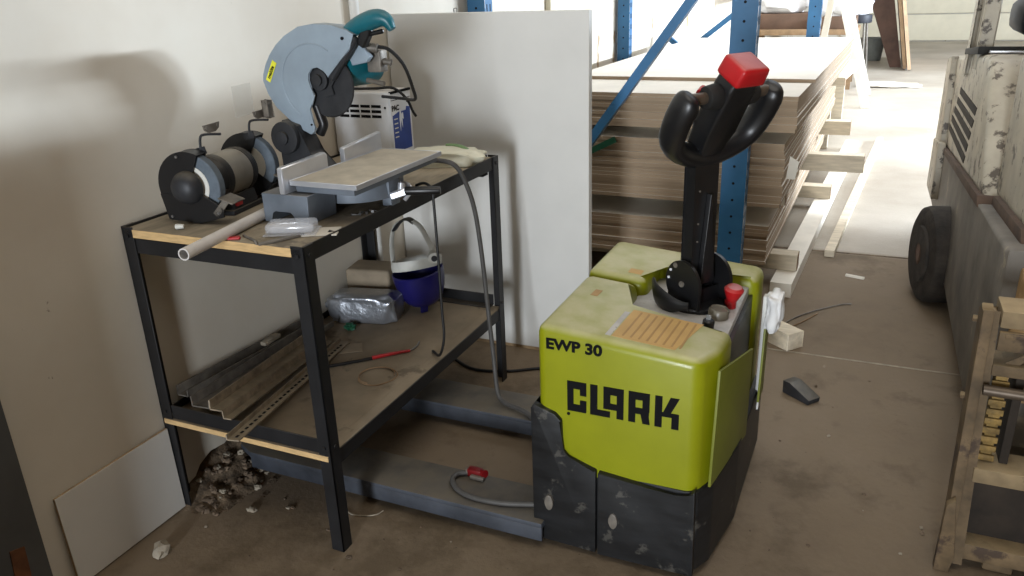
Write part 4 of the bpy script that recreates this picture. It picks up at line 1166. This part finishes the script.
    m = MB(); m.prism([(3.20,.95),(3.15,1.45),(3.30,1.55),(3.88,1.55),(3.88,.5)], YZ, 2.60, 3.12, .03, 3); m.build('shade_dash', 'lift_grey', g)
    m = MB(); m.bar((2.45,4.02,.1), (2.45,4.02,2.4), .10, .09, bevel=.004); m.build('mast_rail', 'black_steel', g)
    m = MB(); m.bar((3.0,4.02,.1), (3.0,4.02,2.4), .10, .09, bevel=.004); m.build('mast_rail', 'black_steel', g)
forklift()

# ------------------------------------------------------------------ dusty steel carriage in the right foreground
cg = thing('fork_carriage', (2.45,.56,0), 'dusty tan steel fork carriage frame standing in the right foreground', 'carriage')
m = MB()
# left edge plate: leaning slightly back, notched top
m.prism([(.545,.0),(.595,.012),(.665,.690),(.632,.715),(.612,.702),(.590,.712),(.525,.05)], YZ, 2.118, 2.142, .003)
m.bar((2.152,.555,.02), (2.138,.628,.70), .045, .03, up=(1,0,0), bevel=.003)
m.build('side_plate', 'carriage', cg)
m = MB(); m.prism([(2.105,.0),(2.140,.0),(2.148,.05),(2.128,.22),(2.108,.20)], XZ, .515, .54, .004); m.build('foot_shoe', 'carriage', cg)
m = MB()
m.box(2.158, 2.86, .592, .70, .668, .712, .006); m.build('top_bar', 'carriage_top', cg)
m = MB(); m.box(2.158, 2.86, .578, .592, .615, .664, .004); m.box(2.17, 2.86, .575, .60, .648, .66, .004); m.build('front_lip', 'carriage', cg)
m = MB(); m.box(2.158, 2.86, .585, .68, .545, .575, .004); m.prism([(2.165,.56),(2.235,.615),(2.25,.615),(2.19,.545)], XZ, .60, .66); m.build('mid_shelf', 'carriage', cg)
m = MB(); m.cyl((2.145,.565,.515), (2.86,.545,.515), .0135, seg=18); m.build('rod', 'chrome', cg)
m = MB(); m.box(2.172, 2.198, .60, .64, .30, .54, .004)
for k in range(9): m.box(2.165, 2.203, .592, .60, .305+k*.026, .322+k*.026, .003)
m.build('chain', 'yellow_chain', cg)
m = MB(); m.box(2.215, 2.235, .60, .69, .30, .54, .003); m.box(2.30, 2.86, .66, .69, .26, .54, .003); m.build('back_plate', 'carriage_dark', cg)
m = MB(); m.box(2.158, 2.86, .555, .66, .258, .300, .006); m.build('middle_bar', 'carriage_top', cg)
m = MB(); m.box(2.165, 2.86, .60, .64, .075, .258, .004); m.build('lower_plate', 'carriage_dark', cg)
m = MB(); m.box(2.162, 2.86, .545, .66, .030, .078, .006); m.box(2.22, 2.29, .56, .63, .0, .032, .008); m.box(2.74, 2.81, .56, .63, .0, .032, .008); m.build('bottom_bar', 'carriage', cg)
for z in (.46,.66):
    m = MB(); yq = .548 + .10*(z/.7) + .02; m.cyl((2.122,yq,z), (2.108,yq,z), .009, seg=6); m.build('bolt', 'carriage', cg)

# ------------------------------------------------------------------ far background
def leaning_sheet(x, y0, y1, th, h, lean, label, m0, m1):
    m = MB(); M_ = Matrix.Translation((x, 0, 0)) @ Matrix.Rotation(radians(lean), 4, 'Y')
    m.box(0, th, y0, y1, .02, h, M=M_)
    for f_ in m.me.faces: f_.material_index = 1 if abs(f_.normal.y) > .5 else 0
    one(m, 'leaning_board', [m0, m1], label, 'board', 'boards leaning at the far end')
b = MB(); b.prism([(2.02,.02),(2.185,.02),(1.74,2.1),(1.20,2.1)], XZ, 12.9, 12.95)
one(b, 'leaning_board', 'brown_board', 'dark brown board at the back of the far leaning stack', 'board')
leaning_sheet(2.215, 12.70, 14.6, .05, 2.3, -11, 'brown board with pale edge in the middle of the far leaning stack', 'brown_board', 'brown_board_edge')
leaning_sheet(2.275, 12.55, 14.6, .05, 2.3, -11, 'pale edged board at the front of the far leaning stack', 'brown_board_edge', 'brown_board_edge')
sh = thing('sawhorse', (1.45,8.6,0), 'white painted timber trestle beyond the plywood stack', 'trestle')
m = MB(); m.bar((1.76,8.62,.0), (1.33,8.60,1.42), .09, .045, up=(0,1,0)); m.build('leg', 'white_timber', sh)
m = MB(); m.bar((1.16,8.68,.0), (1.30,8.66,1.42), .07, .045, up=(0,1,0)); m.build('leg', 'white_timber', sh)
m = MB(); m.bar((1.345,8.40,1.40), (1.345,9.9,1.40), .09, .09); m.build('beam', 'white_timber', sh)
m = MB(); m.bar((1.76,9.72,.0), (1.33,9.70,1.42), .09, .045, up=(0,1,0)); m.build('leg', 'white_timber', sh)
tb = thing('storage_bench', (.8,10.6,0), 'low brown timber storage bench beyond the rack', 'bench')
m = MB(); m.box(.15, 1.56, 10.2, 11.2, .70, .77, .006); m.build('top', 'timber_brown', tb)
for x in (.2, 1.45):
    for y in (10.25, 11.1):
        m = MB(); m.box(x, x+.08, y, y+.08, 0, .70); m.build('leg', 'timber_brown', tb)
m = MB(); m.box(.2, 1.5, 10.3, 11.1, .40, .46); m.build('shelf', 'brown_board', tb)
b = MB(); b.box(1.10, 1.53, 10.22, 10.6, .77, .93, .01); one(b, 'carton', 'carton', 'brown carton on the right end of the far storage bench', 'box')
b = MB(); b.box(.25, .95, 10.35, 10.95, .77, .97, .01); one(b, 'carton', 'carton', 'brown carton lying on the left of the far storage bench', 'box')
for k, (x, y, z, s) in enumerate(((1.30,10.42,.93,(.24,.17,.16)), (.55,10.65,.97,(.34,.28,.20)))):
    m = MB(); m.blob((x, y, z + s[2]*.82), s, 3, .22, 2.2, 40+k, .7, flatten=-s[2]*.82)
    one(m, 'white_sack', 'sack_white', ['white sack on top of the right carton on the far bench', 'white sack on the left carton on the far bench'][k], 'sack')
b = MB(); b.lathe([(0,.001),(.16,.001),(.20,.36),(.21,.36),(.21,.38),(.19,.38),(.155,.02),(0,.02)], (1.72,14.3,0), (0,0,1), 28); one(b, 'bucket', 'bucket_grey', 'grey bucket on the floor at the far end beside the leaning boards', 'bucket')
vb = thing('shop_stool', (1.52,12.2,0), 'black topped stool standing at the far end of the aisle', 'stool')
m = MB(); m.cyl((1.52,12.2,.74), (1.52,12.2,.86), .17, .17, 28, .02); m.build('seat', 'seat_black', vb)
for a in range(4):
    m = MB(); q = Vector((1.52,12.2,0)); dd = Vector((cos(a*pi/2+.6), sin(a*pi/2+.6), 0))
    m.cyl(q + dd*.20, q + dd*.12 + Vector((0,0,.74)), .018, seg=10); m.build('leg', 'worn_steel', vb)
b = MB(); b.blob((1.52,12.2,.985), (.16,.17,.15), 3, .25, 2.2, 77, .8, flatten=-.124); one(b, 'white_sack', 'sack_white', 'white sack on the far stool', 'sack')
b = MB(); b.blob((2.02,10.6,.03), (.34,.14,.03), 3, .4, 2.4, 55, .8, flatten=-.029); one(b, 'wood_shavings', 'white_timber', 'pale flat heap of shavings on the floor by the trestle', 'shavings', None, 'stuff')

# ------------------------------------------------------------------ light
def area(name, loc, target, sx, sy, power, col, spread=180):
    l = bpy.data.lights.new(name, 'AREA'); l.shape = 'RECTANGLE'; l.size = sx; l.size_y = sy; l.energy = power; l.color = col; l.spread = radians(spread)
    o = bpy.data.objects.new(name, l); COL.objects.link(o); o.location = loc
    d = Vector(target) - Vector(loc)
    o.rotation_euler = d.to_track_quat('-Z', 'Y').to_euler()
    return o
# daylight through the window band in the right wall
area('daylight_window_band', (RX-.02, (OY0+OY1)/2, (OZ0+OZ)/2), (0, (OY0+OY1)/2, (OZ0+OZ)/2), OY1-OY0, OZ-OZ0, 2700, (.78,.89,1.0))
# daylight through the skylight over the aisle
area('daylight_skylight', ((SX0+SX1)/2, (SY0+SY1)/2, RZ+.05), ((SX0+SX1)/2, (SY0+SY1)/2, 0), SX1-SX0, SY1-SY0, 300, (.92,.96,1.0), 105)
# added warm fill above the bench, lifting and tinting the ambient
area('warm_fill_overhead', ((SX0+3.6)/2, -.4, RZ+.05), ((SX0+3.6)/2, -.4, 0), 3.6-SX0, 4.0, 62, (1.0,.86,.66))
# daylight through the doorway behind the camera
area('daylight_doorway', ((DX0+DX1)/2, RY0+.05, DZ/2), ((DX0+DX1)/2, 4, DZ/2), DX1-DX0, DZ, 155, (.88,.94,1.0), 120)
w = bpy.data.worlds.new('world'); SC.world = w; w.use_nodes = True
bgn = w.node_tree.nodes['Background']; bgn.inputs[0].default_value = (.80,.90,1,1); bgn.inputs[1].default_value = 1.0

SC.view_settings.view_transform = 'Standard'
SC.view_settings.look = 'None'
SC.view_settings.exposure = 0
SC.view_settings.gamma = 1
SC.view_settings.use_curve_mapping = False
SC.cycles.use_denoising = True
SC.cycles.max_bounces = 8
SC.cycles.diffuse_bounces = 5
